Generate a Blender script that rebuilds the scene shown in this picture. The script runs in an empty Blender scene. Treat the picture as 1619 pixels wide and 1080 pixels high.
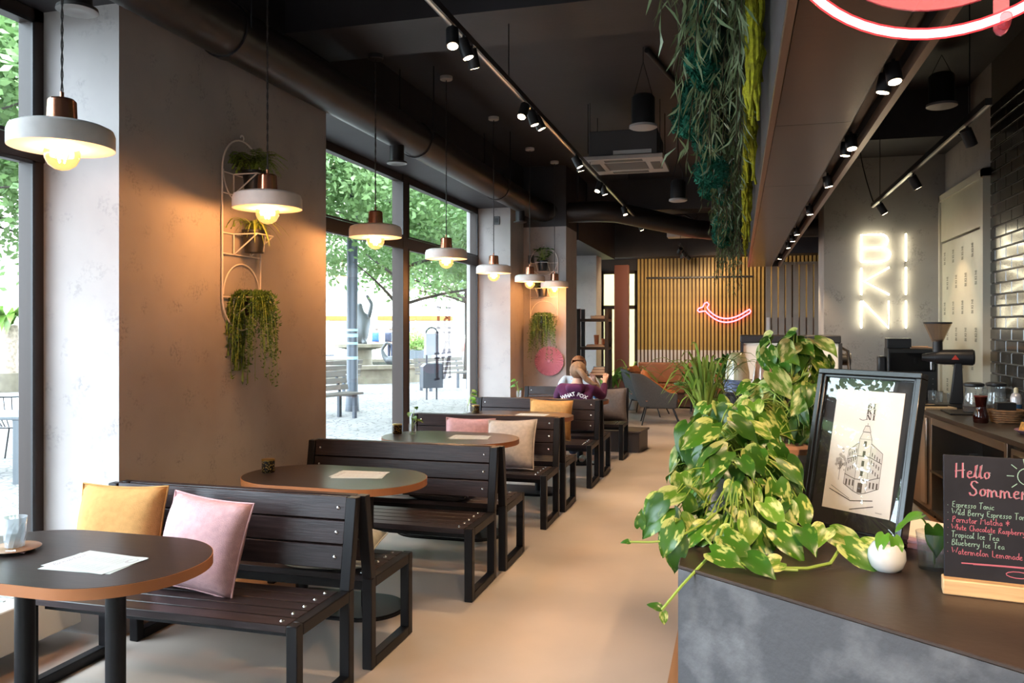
import bpy, bmesh, math, random
from mathutils import Matrix, Vector, Euler
R = math.radians
PI = math.pi
rnd = random.Random(7)
SC = bpy.context.scene
C = SC.collection

# ---------------------------------------------------------------- camera
cam_d = bpy.data.cameras.new('camera')
cam_d.sensor_width = 36.0
cam_d.lens = 36.0 * 1290 / 1619
cam_d.shift_y = -24 / 1619
cam_d.clip_end = 300
cam = bpy.data.objects.new('camera', cam_d)
C.objects.link(cam)
cam.location = (0, 0, 1.62)
cam.rotation_euler = (R(90), 0, math.atan2(357.5, 1290))
SC.camera = cam

# ---------------------------------------------------------------- sky, exposure
w = bpy.data.worlds.new('sky')
SC.world = w
w.use_nodes = True
bg = w.node_tree.nodes['Background']
bg.inputs['Color'].default_value = (0.72, 0.865, 1.0, 1)
bg.inputs['Strength'].default_value = 17.5
SC.view_settings.view_transform = 'Standard'
SC.view_settings.look = 'None'
SC.view_settings.gamma = 1.0
SC.view_settings.use_curve_mapping = False
SC.view_settings.exposure = 0.15
SC.cycles.max_bounces = 8
SC.cycles.diffuse_bounces = 5
SC.cycles.glossy_bounces = 4
SC.cycles.transparent_max_bounces = 16
SC.cycles.sample_clamp_indirect = 8.0
SC.cycles.caustics_reflective = False
SC.cycles.caustics_refractive = False

def portal(loc, rot, sx, sy):
    l = bpy.data.lights.new('window_portal', 'AREA')
    l.shape = 'RECTANGLE'; l.size = sx; l.size_y = sy
    l.cycles.is_portal = True
    o = bpy.data.objects.new('window_portal', l)
    C.objects.link(o); o.location = loc; o.rotation_euler = rot
# sky light enters through the real glazing (sampling guides only)
portal((-3.66, 0.87, 1.8), (0, R(-90), 0), 3.1, 5.3)
portal((-3.66, 8.42, 1.8), (0, R(-90), 0), 3.1, 5.3)
portal((-3.66, 14.2, 1.8), (0, R(-90), 0), 3.1, 2.6)
portal((-0.46, -3.1, 1.5), (R(90), 0, 0), 2.5, 3.0)

# ---------------------------------------------------------------- helpers
class MB:
    def __init__(s): s.v = []; s.f = []
    def add(s, vs, fs):
        b = len(s.v); s.v.extend([tuple(v) for v in vs]); s.f.extend([tuple(i + b for i in f) for f in fs]); return s
    def box(s, x0, x1, y0, y1, z0, z1):
        return s.add([(x0,y0,z0),(x1,y0,z0),(x1,y1,z0),(x0,y1,z0),(x0,y0,z1),(x1,y0,z1),(x1,y1,z1),(x0,y1,z1)],
                     [(3,2,1,0),(4,5,6,7),(0,1,5,4),(1,2,6,5),(2,3,7,6),(3,0,4,7)])
    def obox(s, c, d, rot=(0,0,0)):
        M = Matrix.Translation(c) @ Euler(rot).to_matrix().to_4x4()
        t = MB().box(-d[0]/2,d[0]/2,-d[1]/2,d[1]/2,-d[2]/2,d[2]/2)
        return s.add([M @ Vector(v) for v in t.v], t.f)
    def bar(s, a, b, wx, wy=None, up=(0,0,1)):
        a = Vector(a); b = Vector(b); wy = wy or wx
        z = (b-a).normalized(); u = Vector(up)
        if abs(z.dot(u)) > .98: u = Vector((0,1,0))
        x = u.cross(z).normalized(); y = z.cross(x)
        vs = [p + x*i*wx/2 + y*j*wy/2 for p in (a,b) for i,j in ((-1,-1),(1,-1),(1,1),(-1,1))]
        return s.add(vs, [(3,2,1,0),(4,5,6,7),(0,1,5,4),(1,2,6,5),(2,3,7,6),(3,0,4,7)])
    def tube(s, pts, r, n=8, closed=False, cap=True):
        pts = [Vector(p) for p in pts]; m = len(pts)
        rr = r if isinstance(r, (list, tuple)) else [r]*m
        vs = []; x = None
        for i, p in enumerate(pts):
            if closed: t = pts[(i+1) % m] - pts[i-1]
            else: t = pts[min(i+1, m-1)] - pts[max(i-1, 0)]
            if t.length < 1e-9: t = Vector((0,0,1))
            t.normalize()
            if x is None:
                u = Vector((0,0,1)) if abs(t.z) < .9 else Vector((1,0,0))
                x = u.cross(t).normalized()
            else:
                x = x - t*x.dot(t)
                x = x.normalized() if x.length > 1e-6 else t.orthogonal().normalized()
            y = t.cross(x)
            for k in range(n):
                a = 2*PI*k/n
                vs.append(p + (x*math.cos(a) + y*math.sin(a))*rr[i])
        fs = []
        for i in range(m if closed else m-1):
            j = (i+1) % m
            for k in range(n):
                l = (k+1) % n
                fs.append((i*n+k, i*n+l, j*n+l, j*n+k))
        if cap and not closed:
            fs.append(tuple(range(n-1,-1,-1))); fs.append(tuple((m-1)*n+k for k in range(n)))
        return s.add(vs, fs)
    def cyl(s, a, b, r, n=16, r2=None): return s.tube([a, b], [r, r if r2 is None else r2], n)
    def lathe(s, prof, n=24, c=(0,0,0)):
        m = len(prof); vs = []
        for r, z in prof:
            for k in range(n):
                a = 2*PI*k/n; vs.append((c[0]+r*math.cos(a), c[1]+r*math.sin(a), c[2]+z))
        fs = [(i*n+k, i*n+(k+1)%n, (i+1)*n+(k+1)%n, (i+1)*n+k) for i in range(m-1) for k in range(n)]
        if prof[0][0] > 1e-6: fs.append(tuple(range(n-1,-1,-1)))
        if prof[-1][0] > 1e-6 and prof[0] != prof[-1]: fs.append(tuple((m-1)*n+k for k in range(n)))
        return s.add(vs, fs)
    def sphere(s, c, r, n=16, m=10, sc=(1,1,1)):
        prof = [(max(math.sin(PI*i/m),1e-7)*r, -math.cos(PI*i/m)*r) for i in range(m+1)]
        t = MB().lathe(prof, n)
        return s.add([(c[0]+v[0]*sc[0], c[1]+v[1]*sc[1], c[2]+v[2]*sc[2]) for v in t.v], t.f)
    def prism(s, poly, z0, z1):
        n = len(poly)
        vs = [(x,y,z0) for x,y in poly] + [(x,y,z1) for x,y in poly]
        fs = [tuple(range(n-1,-1,-1)), tuple(range(n,2*n))] + [(i,(i+1)%n,(i+1)%n+n,i+n) for i in range(n)]
        return s.add(vs, fs)
    def slab(s, poly3, off):
        n = len(poly3); off = Vector(off)
        vs = [Vector(p) for p in poly3] + [Vector(p)+off for p in poly3]
        return s.add(vs, [tuple(range(n-1,-1,-1)), tuple(range(n,2*n))] + [(i,(i+1)%n,(i+1)%n+n,i+n) for i in range(n)])
    def ribbon(s, pts, wd, up=(0,0,1)):
        pts = [Vector(p) for p in pts]; m = len(pts); up = Vector(up); vs = []
        for i, p in enumerate(pts):
            t = (pts[min(i+1,m-1)] - pts[max(i-1,0)])
            x = t.cross(up)
            x = x.normalized() if x.length > 1e-7 else Vector((1,0,0))
            ww = wd[i] if isinstance(wd,(list,tuple)) else wd
            vs += [p - x*ww/2, p + x*ww/2]
        return s.add(vs, [(2*i,2*i+1,2*i+3,2*i+2) for i in range(m-1)])
    def mesh_from(s, t, M):
        return s.add([M @ Vector(v) for v in t.v], t.f)
    def me(s, name, mat, ang=38):
        m = bpy.data.meshes.new(name)
        m.from_pydata(s.v, [], s.f)
        m.polygons.foreach_set('use_smooth', [True]*len(m.polygons))
        try: m.set_sharp_from_angle(angle=R(ang))
        except Exception: pass
        if mat: m.materials.append(mat)
        return m
    def build(s, name, mat, parent=None, bevel=0, seg=2, ang=38, fixn=False):
        m = s.me(name, mat, ang)
        if fixn:
            b = bmesh.new(); b.from_mesh(m); bmesh.ops.recalc_face_normals(b, faces=b.faces); b.to_mesh(m); b.free()
        return link(name, m, parent, bevel, seg)

def link(name, me, parent=None, bevel=0, seg=2):
    o = bpy.data.objects.new(name, me); C.objects.link(o)
    if parent: o.parent = parent
    if bevel:
        b = o.modifiers.new('bevel', 'BEVEL'); b.width = bevel; b.segments = seg; b.limit_method = 'ANGLE'; b.angle_limit = R(50)
    return o
def tag(o, label=None, cat=None, group=None, kind=None):
    if label: o['label'] = label
    if cat: o['category'] = cat
    if group: o['group'] = group
    if kind: o['kind'] = kind
    return o
def thing(name, label, cat, loc=(0,0,0), rz=0, group=None):
    o = bpy.data.objects.new(name, None); C.objects.link(o)
    o.empty_display_size = .1
    o.location = loc; o.rotation_euler = (0,0,rz)
    return tag(o, label, cat, group)
def copy_tree(o, parent=None, kids=None):
    if kids is None:
        kids = {}
        for x in bpy.data.objects:
            if x.parent: kids.setdefault(x.parent.name, []).append(x)
    c = o.copy(); C.objects.link(c); c.parent = parent
    for ch in kids.get(o.name, []): copy_tree(ch, c, kids)
    return c
def struct(name, mb, mat, parent=None, bevel=0):
    o = mb.build(name, mat, parent, bevel)
    if parent is None: o['kind'] = 'structure'
    return o
def inst(name, me, parent, loc=(0,0,0), rot=(0,0,0), sc=(1,1,1)):
    o = bpy.data.objects.new(name, me); C.objects.link(o); o.parent = parent
    o.location = loc; o.rotation_euler = rot; o.scale = sc
    return o
def arc(cx, cy, r, a0, a1, n, rx=None):
    rx = rx or r
    return [(cx+rx*math.cos(R(a0+(a1-a0)*i/n)), cy+r*math.sin(R(a0+(a1-a0)*i/n))) for i in range(n+1)]
def bez(p0, p1, p2, n=10):
    p0, p1, p2 = Vector(p0), Vector(p1), Vector(p2)
    return [p0*(1-t)**2 + p1*2*t*(1-t) + p2*t*t for t in [i/n for i in range(n+1)]]

# ---------------------------------------------------------------- materials
_M = {}
def mat(name, col, rough=.5, metal=0, var=0, vs=6, bump=0, bs=60, spec=.5, col2=None, st=(1,1,1), trl=0, coat=0, detail=5, thr=None, rnd_v=0):
    if name in _M: return _M[name]
    m = bpy.data.materials.new(name); m.use_nodes = True
    nt = m.node_tree; N = nt.nodes; L = nt.links
    p = N['Principled BSDF']
    p.inputs['Base Color'].default_value = (*col, 1)
    p.inputs['Roughness'].default_value = rough
    p.inputs['Metallic'].default_value = metal
    p.inputs['Specular IOR Level'].default_value = spec
    if coat: p.inputs['Coat Weight'].default_value = coat; p.inputs['Coat Roughness'].default_value = .08
    tc = mp = None
    if var or bump or col2:
        tc = N.new('ShaderNodeTexCoord'); mp = N.new('ShaderNodeMapping')
        mp.inputs['Scale'].default_value = st
        L.new(tc.outputs['Object'], mp.inputs['Vector'])
    last = None
    if var or col2:
        n = N.new('ShaderNodeTexNoise'); n.inputs['Scale'].default_value = vs; n.inputs['Detail'].default_value = detail
        L.new(mp.outputs[0], n.inputs['Vector'])
        r = N.new('ShaderNodeValToRGB')
        lo, hi = thr or (.3, .7)
        r.color_ramp.elements[0].position = lo; r.color_ramp.elements[1].position = hi
        if col2: a, b = col, col2
        else: a = tuple(max(0, c*(1-var)) for c in col); b = tuple(min(1, c*(1+var)) for c in col)
        r.color_ramp.elements[0].color = (*a, 1); r.color_ramp.elements[1].color = (*b, 1)
        L.new(n.outputs['Fac'], r.inputs['Fac'])
        last = r.outputs['Color']
    if rnd_v:
        oi = N.new('ShaderNodeObjectInfo'); hs = N.new('ShaderNodeHueSaturation'); ma = N.new('ShaderNodeMapRange')
        ma.inputs['To Min'].default_value = 1-rnd_v; ma.inputs['To Max'].default_value = 1+rnd_v
        L.new(oi.outputs['Random'], ma.inputs['Value']); L.new(ma.outputs[0], hs.inputs['Value'])
        if last: L.new(last, hs.inputs['Color'])
        else: hs.inputs['Color'].default_value = (*col, 1)
        last = hs.outputs['Color']
    if last: L.new(last, p.inputs['Base Color'])
    if bump:
        n2 = N.new('ShaderNodeTexNoise'); n2.inputs['Scale'].default_value = bs; n2.inputs['Detail'].default_value = 4
        L.new(mp.outputs[0], n2.inputs['Vector'])
        b = N.new('ShaderNodeBump'); b.inputs['Strength'].default_value = bump; b.inputs['Distance'].default_value = .01
        L.new(n2.outputs['Fac'], b.inputs['Height']); L.new(b.outputs['Normal'], p.inputs['Normal'])
    if trl:
        t = N.new('ShaderNodeBsdfTranslucent'); mx = N.new('ShaderNodeMixShader'); mx.inputs[0].default_value = trl
        if last: L.new(last, t.inputs['Color'])
        else: t.inputs['Color'].default_value = (*col, 1)
        L.new(p.outputs[0], mx.inputs[1]); L.new(t.outputs[0], mx.inputs[2]); L.new(mx.outputs[0], N['Material Output'].inputs['Surface'])
    _M[name] = m
    return m
def glow(name, col, s):
    if name in _M: return _M[name]
    m = bpy.data.materials.new(name); m.use_nodes = True
    nt = m.node_tree; nt.nodes.clear()
    e = nt.nodes.new('ShaderNodeEmission'); o = nt.nodes.new('ShaderNodeOutputMaterial')
    e.inputs[0].default_value = (*col, 1); e.inputs[1].default_value = s
    nt.links.new(e.outputs[0], o.inputs[0]); _M[name] = m
    return m
def glass(name, tint=(1,1,1), refl=1.0, rough=.0, ior=1.45, body=0, bodycol=(1,1,1)):
    if name in _M: return _M[name]
    m = bpy.data.materials.new(name); m.use_nodes = True
    nt = m.node_tree; N = nt.nodes; L = nt.links; N.clear()
    o = N.new('ShaderNodeOutputMaterial'); t = N.new('ShaderNodeBsdfTransparent'); g = N.new('ShaderNodeBsdfGlossy')
    t.inputs[0].default_value = (*tint, 1); g.inputs['Roughness'].default_value = rough
    # Schlick reflectance from the facing angle (same from both sides of a thin wall)
    f = N.new('ShaderNodeLayerWeight'); f.inputs[0].default_value = .5
    pw = N.new('ShaderNodeMath'); pw.operation = 'POWER'; pw.inputs[1].default_value = 5
    L.new(f.outputs['Facing'], pw.inputs[0])
    mu = N.new('ShaderNodeMath'); mu.operation = 'MULTIPLY_ADD'; mu.inputs[1].default_value = min(.95, .75*refl); mu.inputs[2].default_value = .045*refl; mu.use_clamp = True
    L.new(pw.outputs[0], mu.inputs[0])
    mx = N.new('ShaderNodeMixShader'); L.new(mu.outputs[0], mx.inputs[0]); L.new(g.outputs[0], mx.inputs[2])
    src = t.outputs[0]
    if body:
        d = N.new('ShaderNodeBsdfDiffuse'); d.inputs[0].default_value = (*bodycol, 1)
        m2 = N.new('ShaderNodeMixShader'); m2.inputs[0].default_value = body
        L.new(t.outputs[0], m2.inputs[1]); L.new(d.outputs[0], m2.inputs[2]); src = m2.outputs[0]
    L.new(src, mx.inputs[1]); L.new(mx.outputs[0], o.inputs[0]); _M[name] = m
    return m

# plaster with worn darker speckle patches
def plaster_mat(name, base, dark, rough=.75):
    m = mat(name, base, rough, var=.12, vs=1.6, bump=.12, bs=14)
    nt = m.node_tree; N = nt.nodes; L = nt.links
    p = N['Principled BSDF']; src = p.inputs['Base Color'].links[0].from_socket
    mp = [n for n in N if n.type == 'MAPPING'][0]
    n1 = N.new('ShaderNodeTexNoise'); n1.inputs['Scale'].default_value = 7; n1.inputs['Detail'].default_value = 2
    n2 = N.new('ShaderNodeTexNoise'); n2.inputs['Scale'].default_value = 60; n2.inputs['Detail'].default_value = 6
    r1 = N.new('ShaderNodeValToRGB'); r1.color_ramp.elements[0].position = .56; r1.color_ramp.elements[1].position = .68
    r2 = N.new('ShaderNodeValToRGB'); r2.color_ramp.elements[0].position = .47; r2.color_ramp.elements[1].position = .62
    for n, r in ((n1, r1), (n2, r2)):
        L.new(mp.outputs[0], n.inputs['Vector']); L.new(n.outputs['Fac'], r.inputs['Fac'])
    mu = N.new('ShaderNodeMath'); mu.operation = 'MULTIPLY'; L.new(r1.outputs[0], mu.inputs[0]); L.new(r2.outputs[0], mu.inputs[1])
    mx = N.new('ShaderNodeMix'); mx.data_type = 'RGBA'
    L.new(mu.outputs[0], mx.inputs[0]); L.new(src, mx.inputs[6]); mx.inputs[7].default_value = (*dark, 1)
    L.new(mx.outputs[2], p.inputs['Base Color'])
    return m
PLASTER = plaster_mat('grey_plaster', (.385,.355,.345), (.29,.275,.27))
PLASTER_D = plaster_mat('taupe_plaster', (.26,.24,.235), (.19,.18,.175))
BLACKP = mat('black_paint', (.026,.023,.027), .55, var=.2, vs=3, bump=.1, bs=25)
BLACKM = mat('black_metal', (.016,.016,.018), .42, spec=.4)
STEELB = mat('black_powder_coat', (.008,.0075,.009), .42, spec=.22, bump=.04, bs=200)
FLOORM = mat('microcement_floor', (.44,.365,.31), .42, var=.10, vs=1.3, bump=.03, bs=6, spec=.4)
WOODFL = mat('wood_floor', (.30,.15,.07), .5, var=.25, vs=3, st=(6,.5,1))
PLANK = mat('dark_stained_wood', (.026,.017,.018), .36, spec=.30, var=.45, vs=14, st=(.35,5,5), bump=.10, bs=30, rnd_v=.25)
BOLT = mat('bolt_chrome', (.75,.75,.76), .18, 1)
TABLETOP = mat('wenge_laminate', (.024,.016,.014), .30, spec=.26, var=.35, vs=10, st=(.5,6,6), bump=.03, bs=60)
EDGE = mat('orange_edge_band', (.40,.135,.04), .45)
FRAMEM = mat('bronze_window_frame', (.034,.022,.018), .45, spec=.3)
FRAMEB = mat('black_window_gasket', (.012,.011,.012), .5)
WGLASS = glass('window_glass', (.97,.985,.98), .9)
COPPER = mat('copper', (.72,.30,.18), .22, 1)
SHADE = mat('concrete_shade', (.66,.62,.60), .8, var=.05, vs=20, bump=.05, bs=90)
SHADE_IN = mat('cream_shade_lining', (.85,.76,.62), .7)
WHITEM = mat('white_enamel', (.80,.79,.78), .45)
CREAM = mat('cream_panel', (.70,.66,.58), .5)
BAMB = glass('amber_bulb_glass', (1,.80,.52), 1.0)
_nt = BAMB.node_tree; _e = _nt.nodes.new('ShaderNodeEmission'); _e.inputs[0].default_value = (1,.50,.16,1); _e.inputs[1].default_value = 3.0
_mx = [n for n in _nt.nodes if n.type == 'MIX_SHADER'][0]; _tr = [n for n in _nt.nodes if n.type == 'BSDF_TRANSPARENT'][0]
_m2 = _nt.nodes.new('ShaderNodeMixShader'); _m2.inputs[0].default_value = .30
_nt.links.new(_tr.outputs[0], _m2.inputs[1]); _nt.links.new(_e.outputs[0], _m2.inputs[2]); _nt.links.new(_m2.outputs[0], _mx.inputs[1])
FIL = glow('filament', (1,.66,.30), 90)
SPOTG = glow('spot_lens', (1,.72,.45), 40)
CLEAR = glass('clear_glass', (.97,.98,.98), 1.6, .02, body=.05, bodycol=(.9,.95,1))
# ================================================================ the room
XW, XG, XR = -3.10, -3.62, 2.20      # pillar face, glass line, right wall
ZL, ZC = 3.30, 4.00                  # lintel underside, ceiling
YB, YF = 17.2, -3.05                 # back wall, front wall behind the camera
struct('floor', MB().prism([(-3.62,YF),(-.31,YF),(-.31,10.6),(XR,10.6),(XR,YB),(-3.62,YB)], -.12, 0), FLOORM)
struct('floor', MB().prism([(-.31,YF),(XR,YF),(XR,10.6),(-.31,10.6)], -.12, 0), WOODFL)
struct('ceiling', MB().box(-3.75,XR+.1,YF-.1,YB+.1,ZC,ZC+.1), BLACKP)
b = MB().box(-3.62,XR,5.15,5.80,3.70,ZC)
struct('ceiling_beam', b, BLACKP)
struct('ceiling_beam', MB().box(-2.4,XR,13.3,13.9,3.50,ZC), BLACKP)
struct('ceiling_beam', MB().box(-3.62,XR,16.55,YB,3.02,ZC), BLACKP)
struct('ceiling_beam', MB().box(-3.62,-2.42,12.66,16.55,2.98,ZC), BLACKP)
struct('ceiling_beam', MB().box(.95,XR,9.0,9.94,3.52,ZC), BLACKP)
# left wall: piers between the shop windows
for y0, y1, x1 in ((YF,-1.8,XW),(3.54,5.75,XW),(11.1,11.83,XW)):
    struct('wall_left', MB().box(-3.75,x1,y0,y1,-.1,ZL), PLASTER)
struct('wall_left', MB().box(-3.75,-2.45,11.83,12.65,-.1,ZC-.9), PLASTER)
struct('wall_left', MB().box(-3.75,-2.62,15.5,16.1,-.1,2.98), PLASTER)
for y0, y1 in ((YF, 12.65),):
    struct('wall_left', MB().box(-3.75,XW,y0,11.83,ZL,ZC), BLACKP)
struct('wall_left', MB().box(-3.75,-2.45,11.83,12.66,ZC-.9,ZC), BLACKP)
# back wall with a window onto the yard
struct('wall_back', MB().box(-2.03,XR+.1,YB-.1,YB+.15,-.1,ZC), mat('brown_backing', (.10,.055,.03), .8))
struct('wall_back', MB().box(-3.75,-2.80,YB-.1,YB+.15,-.1,ZC), PLASTER)
struct('wall_back', MB().box(-2.80,-2.03,YB-.1,YB+.15,2.79,ZC), BLACKP)
# right wall and the sign pillar
GROUT = mat('dark_grout', (.10,.09,.075), .8)
wr = struct('wall_right', MB().box(XR,XR+.15,YF,8.24,-.1,ZC), GROUT)
struct('wall_right', MB().box(XR,XR+.15,8.24,YB,-.1,ZC), PLASTER)
SIGNW = plaster_mat('sign_pillar_plaster', (.33,.315,.30), (.24,.23,.22))
struct('wall_pillar', MB().box(.945,XR,9.94,10.6,0,3.52), SIGNW)
TILE = mat('glossy_black_tile', (.035,.032,.028), .16, coat=.4, rnd_v=.35, var=.25, vs=4)
def tile_mesh(L, Hh):
    e, dp = .007, .011
    a, b_ = L/2, Hh/2
    vs = [(0,-a,-b_),(0,a,-b_),(0,a,b_),(0,-a,b_)] + [(-dp,-a+e,-b_+e),(-dp,a-e,-b_+e),(-dp,a-e,b_-e),(-dp,-a+e,b_-e)]
    fs = [(4,7,6,5),(0,4,5,1),(1,5,6,2),(2,6,7,3),(3,7,4,0)]
    return MB().add(vs, fs).me('tile', TILE, 10)
tm, th = tile_mesh(.292,.094), tile_mesh(.142,.094)
for i in range(27):
    z = .95 + i*.10
    y = 8.24 - (.15 if i % 2 else 0)
    if i % 2:
        inst('tile', th, wr, (XR, 8.165, z)); inst('tile', th, wr, (XR, 5.615, z))
    while y > 5.75:
        inst('tile', tm, wr, (XR, y-.15, z)); y -= .30
# front wall behind the camera: a shop front with glazing too
struct('wall_front', MB().box(-3.75,-1.7,YF-.15,YF,-.1,ZC).box(.78,XR+.1,YF-.15,YF,-.1,ZC).box(-1.7,.78,YF-.15,YF,3.0,ZC), PLASTER)
# windows ------------------------------------------------------
def window(name, y0, y1, mull, label=None):
    w_ = tag(bpy.data.objects.new(name, None), kind='structure'); C.objects.link(w_)
    z0, z1, t0, t1 = .02, ZL, 2.49, 2.61
    fw = .07
    f = MB()
    f.box(-3.68,-3.58,y0,y0+fw,z0,z1).box(-3.68,-3.58,y1-fw,y1,z0,z1)
    f.box(-3.68,-3.58,y0,y1,z1-fw,z1).box(-3.68,-3.58,y0,y1,z0,z0+.12)
    f.box(-3.69,-3.57,y0,y1,t0,t1)
    for m_ in mull: f.box(-3.70,-3.565,m_-.075,m_+.075,z0,z1)
    f.build('window_frame', FRAMEM, w_, .006)
    g = MB(); ys = [y0] + list(mull) + [y1]
    for a, b_ in zip(ys, ys[1:]):
        for c_, d_ in ((z0+.12,t0),(t1,z1-fw)):
            y_a, y_b = a+.075, b_-.075
            for p in ((y_a,y_a+.018,c_,d_),(y_b-.018,y_b,c_,d_),(y_a,y_b,c_,c_+.018),(y_a,y_b,d_-.018,d_)):
                g.box(-3.572,-3.560,*p)
    g.build('gasket', FRAMEB, w_)
    for a, b_ in zip(ys, ys[1:]):
        for c_, d_ in ((z0+.12,t0),(t1,z1-fw)):
            MB().add([(-3.63,a+.05,c_),(-3.63,b_-.05,c_),(-3.63,b_-.05,d_),(-3.63,a+.05,d_)], [(0,1,2,3)]).build('pane', WGLASS, w_)
    return w_
window('window_1', -1.8, 3.54, [.87])
w2 = window('window_2', 5.75, 11.1, [8.44])
window('window_3', 12.65, 15.5, [14.1])
# back yard window
w4 = tag(bpy.data.objects.new('window_4', None), kind='structure'); C.objects.link(w4)
f = MB().box(-2.80,-2.74,YB-.06,YB,0,2.79).box(-2.09,-2.03,YB-.06,YB,0,2.79).box(-2.8,-2.03,YB-.06,YB,2.72,2.79).box(-2.8,-2.03,YB-.06,YB,1.98,2.06).box(-2.8,-2.03,YB-.06,YB,0,.08)
f.build('window_frame', FRAMEM, w4)
for z0, z1 in ((.08,1.98),(2.06,2.72)):
    MB().add([(-2.74,YB-.03,z0),(-2.09,YB-.03,z0),(-2.09,YB-.03,z1),(-2.74,YB-.03,z1)], [(0,1,2,3)]).build('pane', WGLASS, w4)
struct('trim_1', MB().box(-2.40,-2.12,16.35,16.55,0,2.85), mat('red_brown_post', (.17,.062,.045), .5), bevel=.005)
w5 = tag(bpy.data.objects.new('window_5', None), kind='structure'); C.objects.link(w5)
f = MB()
for x in (-1.7,-.5,.70): f.box(x,x+.08,YF-.1,YF-.03,0,3.0)
f.box(-1.7,.78,YF-.1,YF-.03,2.92,3.0).box(-1.7,.78,YF-.1,YF-.03,2.3,2.4).box(-1.7,.78,YF-.1,YF-.03,0,.1)
f.build('window_frame', FRAMEM, w5)
for a, b_ in ((-1.62,-.5),(-.42,.70)):
    for z0, z1 in ((.1,2.3),(2.4,2.92)):
        MB().add([(a,YF-.06,z0),(b_,YF-.06,z0),(b_,YF-.06,z1),(a,YF-.06,z1)], [(0,1,2,3)]).build('pane', WGLASS, w5)
# low convectors under the shop windows
def convector(y0, y1, label):
    t = thing('convector_heater', label, 'heater', (-3.40,(y0+y1)/2,0), group='convectors under the windows')
    L_ = (y1-y0)/2
    MB().slab([(-.15,-L_,.10),(.15,-L_,.10),(.13,-L_,.30),(-.15,-L_,.34)], (0,2*L_,0)).build('casing', CREAM, t, .008)
    g = MB()
    for i in range(int(L_*2/.05)): g.box(-.12,.10,-L_+.03+i*.05,-L_+.045+i*.05,.333,.337)
    g.build('grille', mat('grey_metal', (.35,.34,.33), .4, .8), t)
    for s in (-.8,.8):
        MB().box(-.08,.08,s*L_-.02,s*L_+.02,0,.10).build('foot', BLACKM, t)
convector(-1.5, 3.45, 'cream convector heater under the nearest window')
convector(5.9, 10.9, 'cream convector heater under the second window')
# the door behind the bar (cream film with printed marks)
def text_mb(s, size, off=0, ext=0, shear=0):
    cu = bpy.data.curves.new('t', 'FONT'); cu.body = s; cu.size = size; cu.offset = off; cu.extrude = ext; cu.shear = shear
    cu.align_x = 'CENTER'; cu.align_y = 'CENTER'; cu.resolution_u = 2
    o = bpy.data.objects.new('t', cu); C.objects.link(o)
    dg = bpy.context.evaluated_depsgraph_get()
    me = bpy.data.meshes.new_from_object(o.evaluated_get(dg))
    m = MB(); m.v = [tuple(v.co) for v in me.vertices]; m.f = [tuple(p.vertices) for p in me.polygons]
    bpy.data.objects.remove(o); bpy.data.curves.remove(cu); bpy.data.meshes.remove(me)
    return m
FILM = mat('cream_film', (.50,.47,.36), .35, var=.06, vs=3)
d1 = tag(bpy.data.objects.new('door_1', None), kind='structure'); C.objects.link(d1)
MB().box(XR-.045,XR-.012,8.32,9.88,.02,2.52).build('door_leaf', FILM, d1, .003)
MB().box(XR-.055,XR-.012,8.32,9.88,2.54,2.98).build('transom_panel', FILM, d1, .003)
MB().box(XR-.07,XR,8.24,8.32,0,3.05).box(XR-.07,XR,9.88,9.94,0,3.05).box(XR-.07,XR,8.24,9.94,2.98,3.05).build('door_frame', mat('cream_frame', (.55,.52,.42), .5), d1)
LOGO = mat('film_print', (.22,.21,.16), .6)
base = text_mb('BI KI NI', .12, .006)
k = 0
for i in range(4):
    for j in range(6):
        y = 8.55 + i*.36 + (.12 if j % 2 else 0); z = 1.0 + j*.27
        if y > 9.8: continue
        M_ = Matrix.Translation((XR-.0475, y, z)) @ Matrix(((0,0,-1,0),(0,-1,0,0),(1,0,0,0),(0,0,0,1))) @ Matrix.Rotation(0,4,'Z')
        # text runs upwards on the leaf
        m_ = MB().add([(XR-.0475, y + v[1]*.8, z + v[0]*.34) for v in base.v], base.f)
        m_.build('logo_print', LOGO, d1)
# suspended bulkhead over the bar ------------------------------
BH = mat('brushed_bronze_panel', (.15,.095,.078), .24, .8, var=.08, vs=2, st=(1,6,1), bump=.02, bs=12)
bx0, bx1, bz = .15, .66, 2.60
bh = tag(bpy.data.objects.new('ceiling_bulkhead', None), kind='structure'); C.objects.link(bh)
MB().box(bx0,bx0+.02,-1.2,14.0,bz,3.98).box(bx1-.02,bx1,-1.2,14.0,bz,3.98).box(bx0,bx1,13.98,14.0,bz,3.98).box(bx0,bx1,-1.22,-1.2,bz,3.98).build('side_boards', mat('slate_board', (.05,.05,.058), .6), bh)
MB().box(bx0-.004,bx0+.022,-1.2,14.0,bz-.006,bz+.03).build('edge_strip', mat('edge_bronze', (.36,.24,.18), .3, .8), bh)
MB().box(bx1-.03,bx1,-1.2,14.0,bz-.006,bz+.05).build('edge_strip', mat('edge_bronze', (.36,.24,.18), .3, .8), bh)
y = -1.2
pm = MB().box(bx0+.026,bx1-.135,.003,1.797,bz,bz+.012).me('ceiling_panel', BH)
while y < 13.9:
    if y + 1.8 <= 14.0: inst('ceiling_panel', pm, bh, (0,y,0))
    else: MB().box(bx0+.026,bx1-.135,y+.003,13.98,bz,bz+.012).build('ceiling_panel', BH, bh)
    y += 1.8
MB().box(bx1-.135,bx1-.03,-1.2,13.98,bz+.10,bz+.11).box(bx1-.137,bx1-.133,-1.2,13.98,bz,bz+.11).build('light_channel', mat('channel_bronze', (.09,.06,.05), .3, .7), bh)
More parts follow.
